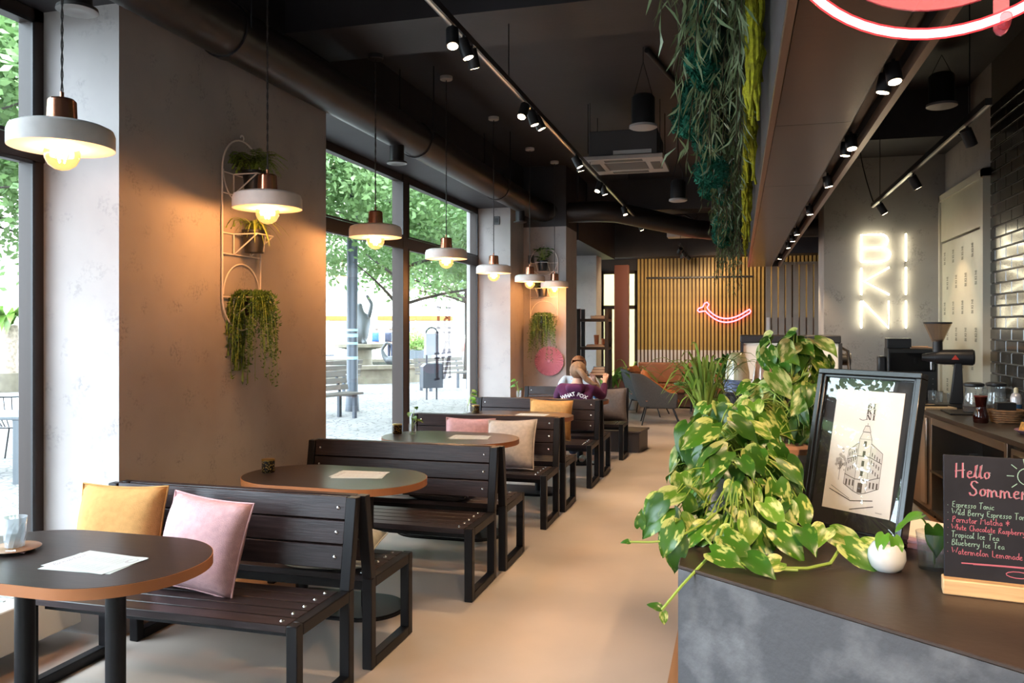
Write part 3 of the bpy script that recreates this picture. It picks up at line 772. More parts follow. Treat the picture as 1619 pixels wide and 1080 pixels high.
# ---- stroke handwriting ------------------------------------------------
G = {
 'H':(.75,[[(.05,1),(.08,0)],[(.5,1.05),(.52,0)],[(0,.45),(.62,.55)]]), 'e':(.5,[[(.05,.28),(.38,.32),(.35,.48),(.2,.52),(.07,.38),(.08,.12),(.22,0),(.42,.1)]]),
 'l':(.32,[[(.02,.1),(.18,.75),(.2,1),(.1,.98),(.1,.15),(.2,0),(.3,.12)]]), 'o':(.5,[[(.25,.5),(.1,.42),(.06,.2),(.18,.02),(.36,.08),(.42,.3),(.32,.48),(.22,.5),(.44,.44)]]),
 'S':(.6,[[(.5,.85),(.36,1),(.14,.95),(.06,.75),(.2,.56),(.42,.42),(.48,.2),(.32,.02),(.08,.06),(.02,.22)]]), 'm':(.78,[[(.05,.5),(.06,0)],[(.06,.3),(.18,.5),(.28,.42),(.3,0)],[(.3,.3),(.44,.5),(.55,.42),(.58,.05),(.72,.08)]]),
 'r':(.4,[[(.05,.5),(.08,0)],[(.08,.28),(.2,.47),(.36,.48)]]), 'E':(.6,[[(.5,.95),(.1,1),(.1,.02),(.52,.05)],[(.1,.52),(.42,.54)]]), 's':(.4,[[(.34,.45),(.16,.5),(.08,.38),(.3,.2),(.26,.04),(.04,.04)]]),
 'p':(.5,[[(.06,.5),(.08,-.35)],[(.08,.35),(.22,.5),(.4,.4),(.38,.15),(.22,.02),(.08,.12)]]), 'T':(.6,[[(0,.95),(.56,1)],[(.28,.98),(.26,0)]]), 'n':(.5,[[(.05,.5),(.07,0)],[(.07,.3),(.2,.5),(.34,.42),(.36,.05),(.46,.06)]]),
 'i':(.22,[[(.08,.5),(.1,.05),(.2,.06)],[(.1,.7),(.12,.74)]]), 'c':(.42,[[(.38,.42),(.22,.5),(.08,.34),(.1,.1),(.24,0),(.4,.1)]]), 'W':(.9,[[(0,1),(.18,0),(.4,.8),(.6,0),(.85,1.02)]]),
 'd':(.52,[[(.4,.4),(.22,.5),(.07,.32),(.1,.08),(.24,0),(.4,.15)],[(.42,1),(.42,.05),(.52,.06)]]), 'B':(.62,[[(.1,0),(.1,1),(.38,.98),(.46,.78),(.34,.56),(.1,.52)],[(.3,.54),(.5,.4),(.5,.16),(.32,.0),(.1,0)]]),
 'y':(.48,[[(.05,.5),(.1,.15),(.24,.08),(.38,.3)],[(.42,.5),(.36,-.1),(.2,-.35),(.04,-.28)]]), 'P':(.58,[[(.1,0),(.1,1),(.4,.96),(.48,.74),(.36,.52),(.1,.48)]]), 't':(.38,[[(.16,.85),(.16,.1),(.26,0),(.36,.06)],[(.02,.52),(.34,.55)]]),
 'a':(.5,[[(.4,.42),(.22,.5),(.07,.32),(.1,.06),(.24,.0),(.38,.18),(.4,.48),(.4,.1),(.5,.04)]]), 'M':(.85,[[(.05,0),(.1,1),(.38,.35),(.66,1),(.74,0)]]), 'h':(.5,[[(.06,1),(.08,0)],[(.08,.3),(.22,.5),(.36,.4),(.38,.02),(.46,.04)]]),
 'u':(.5,[[(.05,.5),(.08,.12),(.2,.0),(.36,.16)],[(.38,.5),(.4,.06),(.5,.04)]]), '*':(.6,[[(.28,.9),(.28,.1)],[(.02,.66),(.54,.36)],[(.02,.34),(.54,.68)]]), 'w':(.68,[[(.02,.5),(.14,.02),(.3,.42),(.44,.02),(.62,.52)]]), 'R':(.6,[[(.1,0),(.1,1),(.4,.96),(.46,.74),(.34,.54),(.1,.5),(.52,0)]]),
 'b':(.5,[[(.07,1),(.08,.05),(.24,0),(.4,.16),(.38,.4),(.22,.5),(.08,.34)]]), 'I':(.3,[[(.12,1),(.14,0)]]), 'L':(.55,[[(.1,1),(.08,.02),(.5,.05)]]), 'k':(.48,[[(.07,1),(.08,0)],[(.4,.5),(.1,.22),(.42,0)]]), 'f':(.36,[[(.34,.92),(.2,1),(.12,.8),(.12,-.1)],[(.0,.5),(.3,.54)]]), '.':(.3,[[(.1,.28),(.14,.32)]]), ' ':(.4,[]), 'C':(.6,[[(.52,.85),(.34,1),(.12,.85),(.05,.45),(.14,.1),(.34,.0),(.54,.14)]]),
}
def strokes(m, text, x, y, h, wd, normal=(0,0,1), jit=.03, slant=.06, sq=1.0, seed=1):
    # flat strokes in the local xy plane, baseline at (x, y)
    r = random.Random(seed + len(text))
    for ch in text:
        w_, ls = G.get(ch, (.4, []))
        for l in ls:
            pts = []
            for (a, b_) in l: pts.append(Vector((x + (a + b_*slant)*h*sq + r.uniform(-jit,jit)*h*.4, y + b_*h + r.uniform(-jit,jit)*h*.4, 0)))
            if len(pts) > 2:
                q = [pts[0]]
                for i in range(1, len(pts)-1):
                    q += [pts[i]*.75 + pts[i-1]*.125 + pts[i+1]*.125]
                pts = q + [pts[-1]]
            m.ribbon(pts, wd, normal)
        x += w_*h*sq
    return x
# ---- chalkboard ---------------------------------------------------------
CH_P = mat('pink_chalk', (.46,.12,.16), .95); CH_G = mat('green_chalk', (.25,.38,.31), .95); CH_W = mat('grey_chalk', (.32,.29,.32), .95)
cbn = thing('chalkboard', 'small chalkboard with pink and green handwriting on a pine foot', 'sign', (.39,1.772,1.10), R(-8.5))
MB().box(-.004,.335,-.024,.016,0,.030).build('wooden_foot', mat('pine', (.62,.38,.19), .55, var=.2, vs=8, st=(1,14,14)), cbn, .003)
MB().box(0,.328,-.004,.004,-.0,.252).build('slate', mat('chalkboard_slate', (.017,.016,.021), .75, spec=.2, var=.3, vs=8), cbn, .002).location = (0,.0,.014)
brd = [o for o in cbn.children if o.name.startswith('slate')][0]; brd.rotation_euler = (R(-7),0,0)
def chalk(lines, mt, wd):
    for (tx, x, y, h, sd) in lines:
        m = MB(); strokes(m, tx, x, y, h, wd, seed=sd, sq=.92)
        MB().add([(v[0], -.0046, v[1]) for v in m.v], m.f).build('chalk_writing', mt, brd)
chalk([('Hello',.020,.208,.028,1),('Sommer',.044,.174,.030,2)], CH_P, .0022)
chalk([('Hello',.0215,.2085,.028,3),('Sommer',.0455,.1745,.030,4)], CH_W, .0012)
chalk([('. Espresso Tonic',.006,.150,.0125,5),('. Wild Berry Espresso Tonic',.006,.1355,.0125,6),('. Tropical Ice Tea',.005,.092,.0125,7),('. Blueberry Ice Tea',.005,.077,.0125,8)], CH_G, .0011)
chalk([('. Pornstar Matcha *',.006,.1210,.0130,9),('. White Chocolate Raspberry Matcha',.006,.1065,.0115,10),('. Watermelon Lemonade',.005,.060,.0130,11)], CH_P, .0011)
m = MB(); m.ribbon([(.03+.0*i+.029*i,.044+.003*math.sin(i*.35),0) for i in range(10)], .0022); m.ribbon([(.05+.028*i,.0425+.003*math.sin(i*.35+.3),0) for i in range(10)], .0014)
m.ribbon([(.125+.02*math.cos(a*.5),.032+.006*math.sin(a*.5),0) for a in range(13)], .0015)
MB().add([(v[0],-.0046,v[1]) for v in m.v], m.f).build('chalk_underline', CH_P, brd)
m = MB(); m.ribbon([(.143+.016*math.cos(R(a)),.218+.016*math.sin(R(a)),0) for a in range(0,361,20)], .0016)
for a in range(20,380,40): m.ribbon([(.143+r_*math.cos(R(a)),.218+r_*math.sin(R(a)),0) for r_ in (.022,.034)], .0016)
MB().add([(v[0],-.0046,v[1]) for v in m.v], m.f).build('chalk_sun', CH_G, brd)
# ---- framed drawing ------------------------------------------------------
fw, fh = .283, .42
fa = math.atan2(2.075-2.256, .353-.140)
fr = thing('framed_drawing', 'black picture frame with an ink drawing of a corner building', 'picture', (.1465,2.2515,1.10), fa)
fr.rotation_euler = Euler((R(-13.2),0,fa),'XYZ')
BLF = mat('black_gloss_frame', (.012,.012,.013), .22)
m = MB(); t_ = .014
for a, b_, c_, d_ in ((0,fw,0,t_),(0,fw,fh-t_,fh),(0,t_,t_,fh-t_),(fw-t_,fw,t_,fh-t_)): m.box(a,b_,0,.032,c_,d_)
m.build('frame', BLF, fr, .002)
m = MB()
for a, b_, c_, d_ in ((t_,fw-t_,t_,t_+.008),(t_,fw-t_,fh-t_-.008,fh-t_),(t_,t_+.008,t_,fh-t_),(fw-t_-.008,fw-t_,t_,fh-t_)): m.box(a,b_,.006,.03,c_,d_)
m.build('inner_moulding', BLF, fr, .002)
MB().box(.01,fw-.01,.022,.028,.01,fh-.01).build('black_mount', mat('black_mount_card', (.022,.019,.018), .8), fr)
px0, px1, pz0, pz1 = .052, .236, .062, .370
PAPER = mat('drawing_paper', (.80,.73,.66), .85, var=.03, vs=20)
art = MB().box(px0,px1,.0205,.022,pz0,pz1).build('paper', PAPER, fr)
INK = mat('brown_ink', (.10,.075,.065), .9); INKL = mat('grey_wash', (.48,.42,.37), .9); INKM = mat('mid_wash', (.62,.55,.49), .9)
pw_, ph_ = px1-px0, pz1-pz0
def art_part(name, m2, mt, dy=.0203):
    return MB().add([(px0+v[0]*pw_, dy-v[2], pz0+v[1]*ph_) for v in m2.v], m2.f).build(name, mt, art)
def fill(m2, pts): m2.add([(a,b_,0) for a,b_ in pts], [tuple(range(len(pts)))])
# building masses in unit paper coordinates (x right, y up)
wash = MB()
fill(wash, [(.28,.22),(.30,.50),(.44,.57),(.44,.17)]); fill(wash, [(.62,.19),(.62,.57),(.80,.50),(.80,.22)])
art_part('wash', wash, INKM, .0203)
wash = MB(); fill(wash, [(.44,.17),(.44,.60),(.48,.66),(.58,.66),(.62,.60),(.62,.17)]); fill(wash, [(.46,.66),(.50,.71),(.56,.71),(.60,.66)])
art_part('corner_wash', wash, mat('light_wash', (.70,.63,.56), .9), .0202)
wash = MB(); rr = random.Random(3)
for _ in range(26):
    x_, y_ = .20+rr.gauss(0,.035), .40+rr.gauss(0,.03); s_ = rr.uniform(.012,.03); fill(wash, [(x_+s_*math.cos(a),y_+.6*s_*math.sin(a)) for a in (0,1.2,2.4,3.6,4.9)])
art_part('tree_wash', wash, INKL, .0201)
ink = MB()
def L2(*p, w_=.006): ink.ribbon([(a,b_*pw_/pw_,0) for a,b_ in p], w_)
for a in (((.28,.22),(.30,.50),(.44,.57)),((.62,.57),(.80,.50),(.80,.22)),((.44,.17),(.44,.60),(.62,.60),(.62,.17)),((.44,.60),(.48,.66),(.58,.66),(.62,.60)),((.47,.66),(.50,.71),(.56,.71),(.59,.66)),((.53,.71),(.53,.735)),((.28,.22),(.44,.17),(.53,.155),(.62,.17),(.80,.22)),((.28,.30),(.44,.27),(.62,.27),(.80,.31)),((.29,.42),(.44,.46),(.62,.46),(.80,.42)),((.2,.24),(.2,.40)),((.2,.34),(.17,.38)),((.2,.33),(.24,.38))): L2(*a)
L2((.08,.16),(.42,.09), w_=.008); L2((.42,.09),(.74,.12), w_=.008); L2((.42,.02),(.76,.075), w_=.008); L2((.10,.19),(.40,.105), w_=.004)
for r_ in range(3):
    for k in range(4):
        x_ = .315+.032*k; y_ = .325+r_*.062+.012*k; fill(ink, [(x_,y_),(x_+.012,y_+.002),(x_+.012,y_+.032),(x_,y_+.03)])
        x_ = .645+.038*k; y_ = .345+r_*.062-.013*k; fill(ink, [(x_,y_),(x_+.013,y_-.003),(x_+.013,y_+.028),(x_,y_+.03)])
for y_ in (.30,.38,.46,.54): fill(ink, [(.51,y_),(.55,y_),(.55,y_+.045),(.51,y_+.045)])
for x_ in (.31,.36,.41,.66,.71,.76): fill(ink, [(x_,.215),(x_+.022,.21),(x_+.022,.26),(x_,.262)])
fill(ink, [(.495,.165),(.565,.165),(.565,.245),(.495,.245)])
for k in range(12): L2((.80+.008*k,-.0+.03+.004*math.sin(k*2)),(.806+.008*k,.034+.004*math.cos(k*2)), w_=.004)
art_part('ink_lines', ink, INK, .0199)
# slab-serif lettering shared by the drawing and the window
def slab_letter(ch):
    m = MB()
    def q(*p): fill(m, list(p))
    def rect(a,b_,c_,d_): q((a,c_),(b_,c_),(b_,d_),(a,d_))
    if ch == 'I': rect(.10,.32,0,1); rect(0,.42,0,.09); rect(0,.42,.91,1); return m, .42
    if ch == 'B':
        rect(.08,.30,0,1); rect(0,.3,0,.09); rect(0,.3,.91,1)
        for y0, y1, r_ in ((.46,1,.62),(0,.54,.70)):
            yc = (y0+y1)/2; ro = (y1-y0)/2
            o_ = [(.30+(r_-.30)*math.cos(R(a))**.8 if math.cos(R(a)) > 0 else .30, yc+ro*math.sin(R(a))) for a in range(-90,91,15)]
            i_ = [(.30+(r_-.50)*max(0,math.cos(R(a)))**.8, yc+(ro-.09)*math.sin(R(a))) for a in range(-90,91,15)]
            for k in range(len(o_)-1): q(o_[k],o_[k+1],i_[k+1],i_[k])
        return m, .74
    if ch == 'K':
        rect(.08,.30,0,1); rect(0,.38,0,.09); rect(0,.38,.91,1); q((.30,.42),(.30,.56),(.60,1),(.70,1)); q((.36,.52),(.50,.66),(.80,0),(.56,0)); rect(.5,.8,.92,1); rect(.5,.86,0,.08); return m, .84
    rect(.08,.17,0,1); rect(.66,.75,0,1); q((.08,1),(.32,1),(.75,0),(.52,0)); rect(0,.28,0,.08); rect(.55,.84,.92,1); rect(0,.3,.92,1); return m, .84
def slab_text(rows, h, gap=.10, lead=1.12):
    m = MB()
    for j, row in enumerate(rows):
        x = 0
        for ch in row:
            g_, w_ = slab_letter(ch)
            m.add([((x+v[0])*h, (-j*lead+v[1])*h, 0) for v in g_.v], g_.f); x += w_+gap
    return m
st_ = slab_text(('BI','KI','NI'), .030)
MB().add([(px0+.090+v[0]*.60, .0198, pz0+ph_*.855+v[1]*.43) for v in st_.v], st_.f).build('lettering', INK, art)
m = MB().ribbon([(px0+.072+.022*i/6, pz0+ph_*.765-.004*math.sin(PI*i/6)+.0015*i/6, 0) for i in range(7)], .0014)
MB().add([(v[0],.0198,v[1]) for v in m.v], m.f).build('smile_mark', INK, art)
MB().box(t_,fw-t_,.012,.0135,t_,fh-t_).build('glazing', glass('picture_glass', (.98,.98,.98), 1.0), fr)
MB().slab([(fw*.35,.034,.02),(fw*.65,.034,.02),(fw*.6,.034,.30),(fw*.4,.034,.30)], (0,.004,0)).build('easel_back', mat('grey_board', (.12,.12,.12), .8), fr)
# ---- leaflets behind the frame -------------------------------------------
lf = thing('flyer_stack', 'stack of pink and white flyers lying behind the picture frame', 'flyers', (.462,2.165,1.10), R(-30))
MB().box(-.08,.08,-.10,.10,0,.012).build('pink_flyers', mat('pink_paper', (.55,.27,.30), .8), lf)
MB().obox((-.01,.0,.016),(.15,.20,.006),(0,0,R(6))).build('purple_flyers', mat('mauve_paper', (.40,.25,.36), .8), lf)
MB().obox((-.035,.02,.0215),(.13,.18,.004),(0,0,R(-8))).build('white_flyers', PAPER, lf)
# ---- little pots -----------------------------------------------------------
_LP = [(0,.42),(.03,.66),(.08,.86),(.15,.96),(.24,1.0),(.34,.985),(.45,.92),(.56,.81),(.67,.66),(.78,.47),(.88,.26),(.95,.11),(1,.0)]
def leaf_mesh(L, W, name, mt, curl=.25, fold=.25, heart=.16, seg=8, tipd=.0):
    m = MB(); vs = []
    prof = _LP if heart > .05 else [(0,.15),(.12,.55),(.28,.88),(.45,1.0),(.62,.88),(.78,.6),(.9,.28),(1,0)]
    for t, q in prof:
        hw_ = W/2*q; yb = t*L; zc = -curl*L*t*t
        back = -heart*L*max(0,1-t*3)**1.5
        wv = .06*W*math.sin(t*9)
        vs += [(-hw_, yb+back, zc+fold*hw_-wv), (-hw_*.55, yb+back*.6, zc+fold*hw_*.75), (0, yb, zc), (hw_*.55, yb+back*.6, zc+fold*hw_*.75), (hw_, yb+back, zc+fold*hw_+wv)]
    fs = []
    for i in range(len(prof)-1):
        for k in range(4): a = i*5+k; fs.append((a,a+1,a+6,a+5))
    return m.add(vs, fs).me(name, mt, 80)
def leafmat(name, g1, g2, scale=22, thr=(.48,.60), trl=.18, rough=.33, rv=.22, st=(1,.35,1)):
    return mat(name, g1, rough, vs=scale, col2=g2, thr=thr, st=st, trl=trl, rnd_v=rv, detail=3, bump=.05, bs=90)
GREENL = leafmat('plain_green_leaf', (.065,.20,.018), (.16,.34,.04), 14, (.35,.75))
VARIEG = leafmat('variegated_leaf', (.060,.17,.012), (.52,.56,.16), 75, (.52,.60))
VARIEG2 = leafmat('pale_variegated_leaf', (.13,.26,.025), (.62,.64,.24), 60, (.46,.58))
DEEPG = leafmat('deep_green_leaf', (.035,.11,.010), (.20,.30,.05), 60, (.56,.70))
STEMM = mat('green_stem', (.28,.40,.07), .5)
def sprig(t, base, dirs, mt=GREENL, L=.06, W=.042):
    lm = leaf_mesh(L, W, 'leaf', mt, .25)
    s = MB()
    for (d, ln, yaw, pit) in dirs:
        e = Vector(base) + Vector(d)*ln
        s.tube(bez(base, Vector(base)+Vector((0,0,ln*.6)), e, 6), .0022, 6)
        inst('leaf', lm, t, e, (pit,0,yaw))
    s.build('stem', STEMM, t)
wp = thing('round_vase', 'white round ceramic vase with a green sprig on the counter', 'vase', (.305,1.888,1.10))
wp.scale = (.84,)*3
MB().lathe([(.012,0),(.028,.001),(.040,.012),(.046,.032),(.044,.052),(.034,.068),(.028,.073),(.025,.071),(.030,.060),(.038,.04),(.034,.02),(.001,.012)], 32).build('bowl', mat('white_glaze', (.66,.66,.66), .12, coat=.5), wp)
sprig(wp, (0,0,.06), [((.3,-.3,.55),.05,R(-160),R(-55)),((-.15,-.2,.7),.045,R(150),R(-40))], GREENL, .052, .036)
gv = thing('glass_vase', 'clear tumbler with a rooted green cutting beside the chalkboard', 'vase', (.402,1.93,1.10))
MB().lathe([(.026,0),(.028,.004),(.030,.05),(.033,.078),(.0315,.078),(.0285,.05),(.026,.008),(.001,.008)], 28).build('tumbler', CLEAR, gv)
MB().lathe([(.0255,.009),(.0275,.045),(.001,.045)], 24).build('water', glass('water', (.93,.96,.93), 1.0), gv)
sprig(gv, (.004,0,.01), [((-.25,-.1,.9),.115,R(100),R(-20)),((-.05,-.1,.8),.100,R(-170),R(-60)),((.35,0,.75),.100,R(-100),R(-25))], GREENL, .062, .044)
# ---- espresso machine and cups on the far part of the bar -------------------
em = thing('espresso_machine', 'cream espresso machine with black top rail on the bar behind the plants', 'coffee machine', (.225,4.35,1.10))
MB().box(-.21,.24,-.2,.2,.05,.44).build('body', mat('machine_cream', (.78,.70,.58), .35), em, .008)
MB().box(-.215,.245,-.21,.21,.44,.475).build('top_rail', BLACKM, em, .004)
for _x in (-.215,.235): MB().box(_x,_x+.015,-.215,-.195,.02,.44).build('edge_trim', BLACKM, em)
MB().box(-.20,.23,-.2035,-.2,.255,.262).build('panel_seam', mat('seam_brown', (.2,.12,.08), .5), em)
for sx in (-.18,.2):
    for sy in (-.15,.15): MB().cyl((sx,sy,0),(sx,sy,.05),.018,10).build('foot', BLACKM, em)
MB().tube([(.25,-.1,.42),(.285,-.12,.40),(.295,-.14,.25),(.285,-.15,.12)], .008, 8).build('steam_wand', mat('chrome_dark', (.35,.34,.34), .2, 1), em)
MB().cyl((.25,-.1,.36),(.30,-.1,.36),.03,14).build('knob', BLACKM, em)
cs = thing('cup_stand', 'low black stand carrying stacked ceramic cups on the bar', 'stand', (.07,3.55,1.10))
MB().box(-.12,.14,-.10,.10,.235,.25).build('shelf', BLACKM, cs, .003)
for sx in (-.11,.13):
    for sy in (-.09,.09): MB().box(sx-.008,sx+.008,sy-.008,sy+.008,0,.235).build('leg', BLACKM, cs)
def cup(loc, r0, r1, h, col, label, tilt=0, glaze=None):
    t = thing('ceramic_cup', label, 'cup', loc, group='ceramic cups upside down on the bar')
    t.rotation_euler = (0,tilt,0)
    MB().lathe([(r0,0),(r0*.985,h*.3),(r1*1.18,h*.72),(r1*.95,h*.93),(r1*.62,h),(r1*.55,h-.004),(r1*.5,h-.004),(.001,h-.006)], 28).build('cup_body', mat('glaze_%d' % int(col[0]*1000), col, .14, coat=.6, col2=glaze or tuple(c*1.4 for c in col), vs=14, thr=(.4,.65)), t)
    MB().lathe([(r0,0),(r0*.90,0),(r0*.88,.01)], 28).build('rim', mat('raw_clay', (.35,.22,.12), .7), t)
cup((-.005,3.52,1.351), .052, .048, .055, (.09,.12,.19), 'blue ceramic cup under the olive one')
cup((-.003,3.52,1.396), .049, .033, .115, (.26,.25,.13), 'olive glazed ceramic cup stacked upside down', 0, (.55,.50,.33))
cup((.105,3.57,1.351), .049, .033, .135, (.55,.36,.24), 'pinkish beige ceramic cup standing upside down', 0, (.66,.50,.36))
# ---- back bar along the tiled wall ------------------------------------------
ba = math.atan2(.9969,-.0792)
STEEL = mat('brushed_steel', (.42,.39,.36), .34, .9, bump=.02, bs=40, st=(1,1,14)); STEELD = mat('dark_steel', (.10,.095,.09), .4, .7)
bb = tag(MB().prism([(1.78,4.4),(2.195,4.4),(2.195,9.93),(1.355,9.93)], .865, .90).build('back_worktop', mat('dark_worktop', (.055,.045,.04), .35, var=.2, vs=6), None, .003), 'long dark worktop of the back bar below the black tiles', 'worktop')
def local_unit(name, label, x0, x1, cat='cabinet'):
    t = thing(name, label, cat, (1.80,4.4,0), ba)
    return t, x0, x1
u, a, b_ = local_unit('fridge_cabinet', 'steel under-counter fridge with two doors below the coffee grinder', 3.95, 5.35)
MB().box(a,b_,-.40,-.03,.12,.86).build('body', STEELD, u)
for k in range(2):
    c0 = a + .01 + k*.70; d = MB().box(c0,c0+.68,-.03,0,.14,.84).build('door', STEEL, u, .004)
    MB().tube([(c0+.06,.0,.82),(c0+.05,.025,.80),(c0+.05,.025,.66),(c0+.06,0,.64)], .008, 8).build('handle', mat('chrome', (.6,.6,.6), .15, 1), d)
for x_ in (a+.06,b_-.06,(a+b_)/2): MB().cyl((x_,-.08,0),(x_,-.08,.12),.025,12).build('foot', mat('chrome', (.6,.6,.6), .15, 1), u)
u, a, b_ = local_unit('bottle_cooler', 'upright steel panel unit under the back worktop', 3.2, 3.9)
MB().box(a,b_,-.40,-.02,.06,.86).build('body', STEEL, u, .004)
MB().box(a+.06,a+.20,-.02,.004,.10,.84).build('door', mat('pale_steel', (.55,.50,.46), .3, .7), u, .02)
MB().box(a,b_,-.35,-.05,0,.06).build('plinth', BLACKM, u)
u, a, b_ = local_unit('open_shelf_unit', 'open steel shelf unit with a glass rack under the worktop', 1.55, 3.15)
f = MB().box(a,b_,-.40,0,.06,.09).box(a,b_,-.40,-.39,.06,.86).box(a,b_,-.40,-.0,.40,.42)
f.build('shelf', STEELD, u)
MB().box(a,a+.05,-.40,0,.06,.86).box(b_-.05,b_,-.40,0,.06,.86).box(a+.05,b_-.05,-.02,0,.80,.86).build('frame', STEEL, u, .003)
MB().box(a+.2,b_-.3,-.36,-.04,.421,.50).build('glass_rack', mat('rack_black', (.03,.03,.03), .6), u)
for k in range(8): MB().lathe([(.028,.50),(.034,.62),(.032,.62),(.027,.51),(.001,.51)], 14, (a+.28+.13*k,-.2,0)).build('rack_glass', CLEAR, u)
MB().box(a,b_,-.35,-.05,0,.06).build('plinth', BLACKM, u)
u, a, b_ = local_unit('drawer_cabinet', 'steel drawer cabinet at the near end of the back bar', .05, 1.5)
MB().box(a,b_,-.36,-.02,.06,.86).build('body', STEELD, u)
for k in range(2):
    d = MB().box(a+.01,b_-.01,-.02,0,.08+.39*k,.45+.39*k).build('drawer', STEEL, u, .003)
    MB().box(a+.1,b_-.1,0,.02,.40+.39*k,.42+.39*k).build('handle', mat('chrome', (.6,.6,.6), .15, 1), d)
MB().box(a,b_,-.33,-.05,0,.06).build('plinth', BLACKM, u)
# coffee grinder
g = thing('coffee_grinder', 'black shop coffee grinder with a clear bean hopper and red badge', 'grinder', (1.80,8.07,.90), R(-8))
MB().box(-.10,.16,-.12,.12,0,.03).build('base', BLACKM, g, .006)
MB().slab([(.02,-.04,.03),(.13,-.04,.03),(.115,-.04,.40),(.06,-.04,.40)], (0,.08,0)).build('stand', BLACKM, g, .006)
MB().tube([(-.10,0,.44),(-.05,0,.445),(.20,0,.445),(.215,0,.445)], [.055,.066,.072,.06], 24).build('motor', BLACKM, g)
MB().tube([(-.20,0,.44),(-.10,0,.44)], [.028,.05], 18).build('grind_head', BLACKM, g)
MB().lathe([(.042,0),(.040,.11)], 18, (-.075,0,.49)).build('throat', BLACKM, g)
hp = MB().lathe([(.045,.58),(.105,.72),(.115,.745),(.110,.745),(.042,.585)], 28, (-.075,0,0)).build('hopper', glass('smoky_hopper', (.86,.78,.70), 1.2, body=.18, bodycol=(.45,.34,.27)), g)
MB().lathe([(.116,.742),(.118,.756),(.112,.758),(.001,.757)], 28, (-.075,0,0)).build('hopper_lid', BLACKM, hp)
MB().lathe([(.018,0),(.016,-.07)], 12, (-.12,0,.40)).build('spout', mat('chrome_dark', (.35,.34,.34), .2, 1), g)
MB().slab([(.03,-.0735,.425),(.09,-.0735,.425),(.06,-.0735,.468)], (0,.003,0)).build('badge', mat('red_badge', (.55,.05,.03), .4), g)
# black oven / roaster box by the pillar
ov = thing('black_appliance', 'black box-shaped kitchen appliance with papers on top by the sign pillar', 'appliance', (1.66,8.95,.90), R(-5))
MB().box(-.22,.22,-.22,.22,.02,.50).build('body', mat('appliance_black', (.012,.012,.012), .5), ov, .01)
MB().box(-.20,.20,-.225,-.22,.28,.46).build('door', mat('dark_glass', (.006,.006,.006), .1), ov)
for j in range(4):
    for i in range(2): MB().cyl((.05+.13*i,-.223,.06+.05*j),(.05+.13*i,-.227,.06+.05*j),.006,8).build('vent_hole', mat('vent_grey', (.12,.11,.10), .5), ov)
MB().box(-.22,.0,-.15,.15,.50,.60).build('top_tank', BLACKM, ov, .008)
MB().obox((.09,-.05,.508),(.24,.2,.008),(0,0,.2)).obox((.06,-.03,.517),(.2,.18,.008),(0,0,-.1)).build('paper_sheets', mat('kraft_paper', (.55,.33,.20), .8), ov)
MB().box(-.30,-.22,-.1,.1,.25,.42).build('side_box', BLACKM, ov, .02)
MB().box(-.20,.20,-.2,.2,0,.02).build('base', BLACKM, ov)
# glass servers
def server(loc, label):
    t = thing('glass_server', label, 'carafe', loc, group='glass coffee servers with black lids')
    MB().lathe([(.075,0),(.080,.01),(.082,.06),(.072,.13),(.066,.18),(.070,.215),(.066,.215),(.062,.18),(.068,.13),(.078,.06),(.076,.012),(.001,.01)], 28).build('jug', CLEAR, t)
    MB().lathe([(.001,.012),(.074,.014),(.072,.055),(.001,.055)], 24).build('coffee', glass('coffee_liquid', (.45,.28,.16), 1.0, body=.4, bodycol=(.12,.06,.03)), t)
    MB().lathe([(.068,.212),(.078,.222),(.076,.238),(.05,.246),(.001,.248)], 24).build('lid', BLACKM, t)
    MB().tube([(.066,0,.20),(.115,0,.205),(.125,0,.16),(.115,0,.10),(.078,0,.08)], .007, 8).build('handle', CLEAR, t)
server((1.86,7.45,.914), 'clear glass coffee server with black lid, nearer the grinder')
server((2.05,7.55,.914), 'clear glass coffee server with black lid, nearer the tiles')
tr = tag(MB().box(1.66,2.16,7.33,7.68,.90,.914).build('black_tray', mat('tray_black', (.015,.014,.014), .5), None, .004), 'flat black tray under the glass coffee servers', 'tray')
sy = thing('syrup_carafe', 'dark red waisted syrup carafe on the back bar', 'carafe', (1.745,6.80,.90))
MB().lathe([(.046,0),(.052,.01),(.053,.05),(.038,.10),(.034,.12),(.040,.17),(.044,.195)], 24).build('bottle', glass('red_syrup_glass', (.16,.012,.008), 1.6, body=.55, bodycol=(.05,.008,.006)), sy)
MB().lathe([(.044,.192),(.048,.197),(.044,.204),(.001,.204)], 24).build('lid', mat('dark_red_lid', (.12,.015,.012), .3), sy)
bk_ = thing('wicker_basket', 'shallow wicker basket with a black box in it', 'basket', (1.93,6.86,.90))
m = MB()
for k in range(6):
    z = .012+.016*k; rx, ry = .10+.004*k, .075+.004*k
    m.tube([(rx*math.cos(a)*(1+.03*math.sin(12*a+k*PI)),ry*math.sin(a)*(1+.03*math.sin(12*a+k*PI)),z) for a in [2*PI*i/36 for i in range(36)]], .009, 5, closed=True)
m.build('weave', mat('wicker', (.36,.20,.10), .7, var=.3, vs=30), bk_)
MB().box(-.085,.085,-.06,.06,0,.012).build('bottom', mat('wicker', (.36,.20,.10), .7), bk_)
MB().box(-.07,.06,-.03,.05,.06,.15).build('black_box', BLACKM, bk_, .004)
ca = thing('spray_can', 'white and blue spray can with a pale nozzle beside the basket', 'can', (2.03,6.98,.90))
MB().lathe([(.036,0),(.038,.004),(.038,.18),(.030,.205),(.018,.215)], 24).build('can_body', mat('can_white', (.62,.62,.66), .3, .3), ca)
MB().lathe([(.0385,.07),(.0385,.13)], 24).build('blue_band', mat('can_blue', (.05,.17,.45), .35), ca)
MB().lathe([(.0386,.05),(.0386,.068)], 24).build('red_band', mat('can_red', (.6,.10,.10), .35), ca)
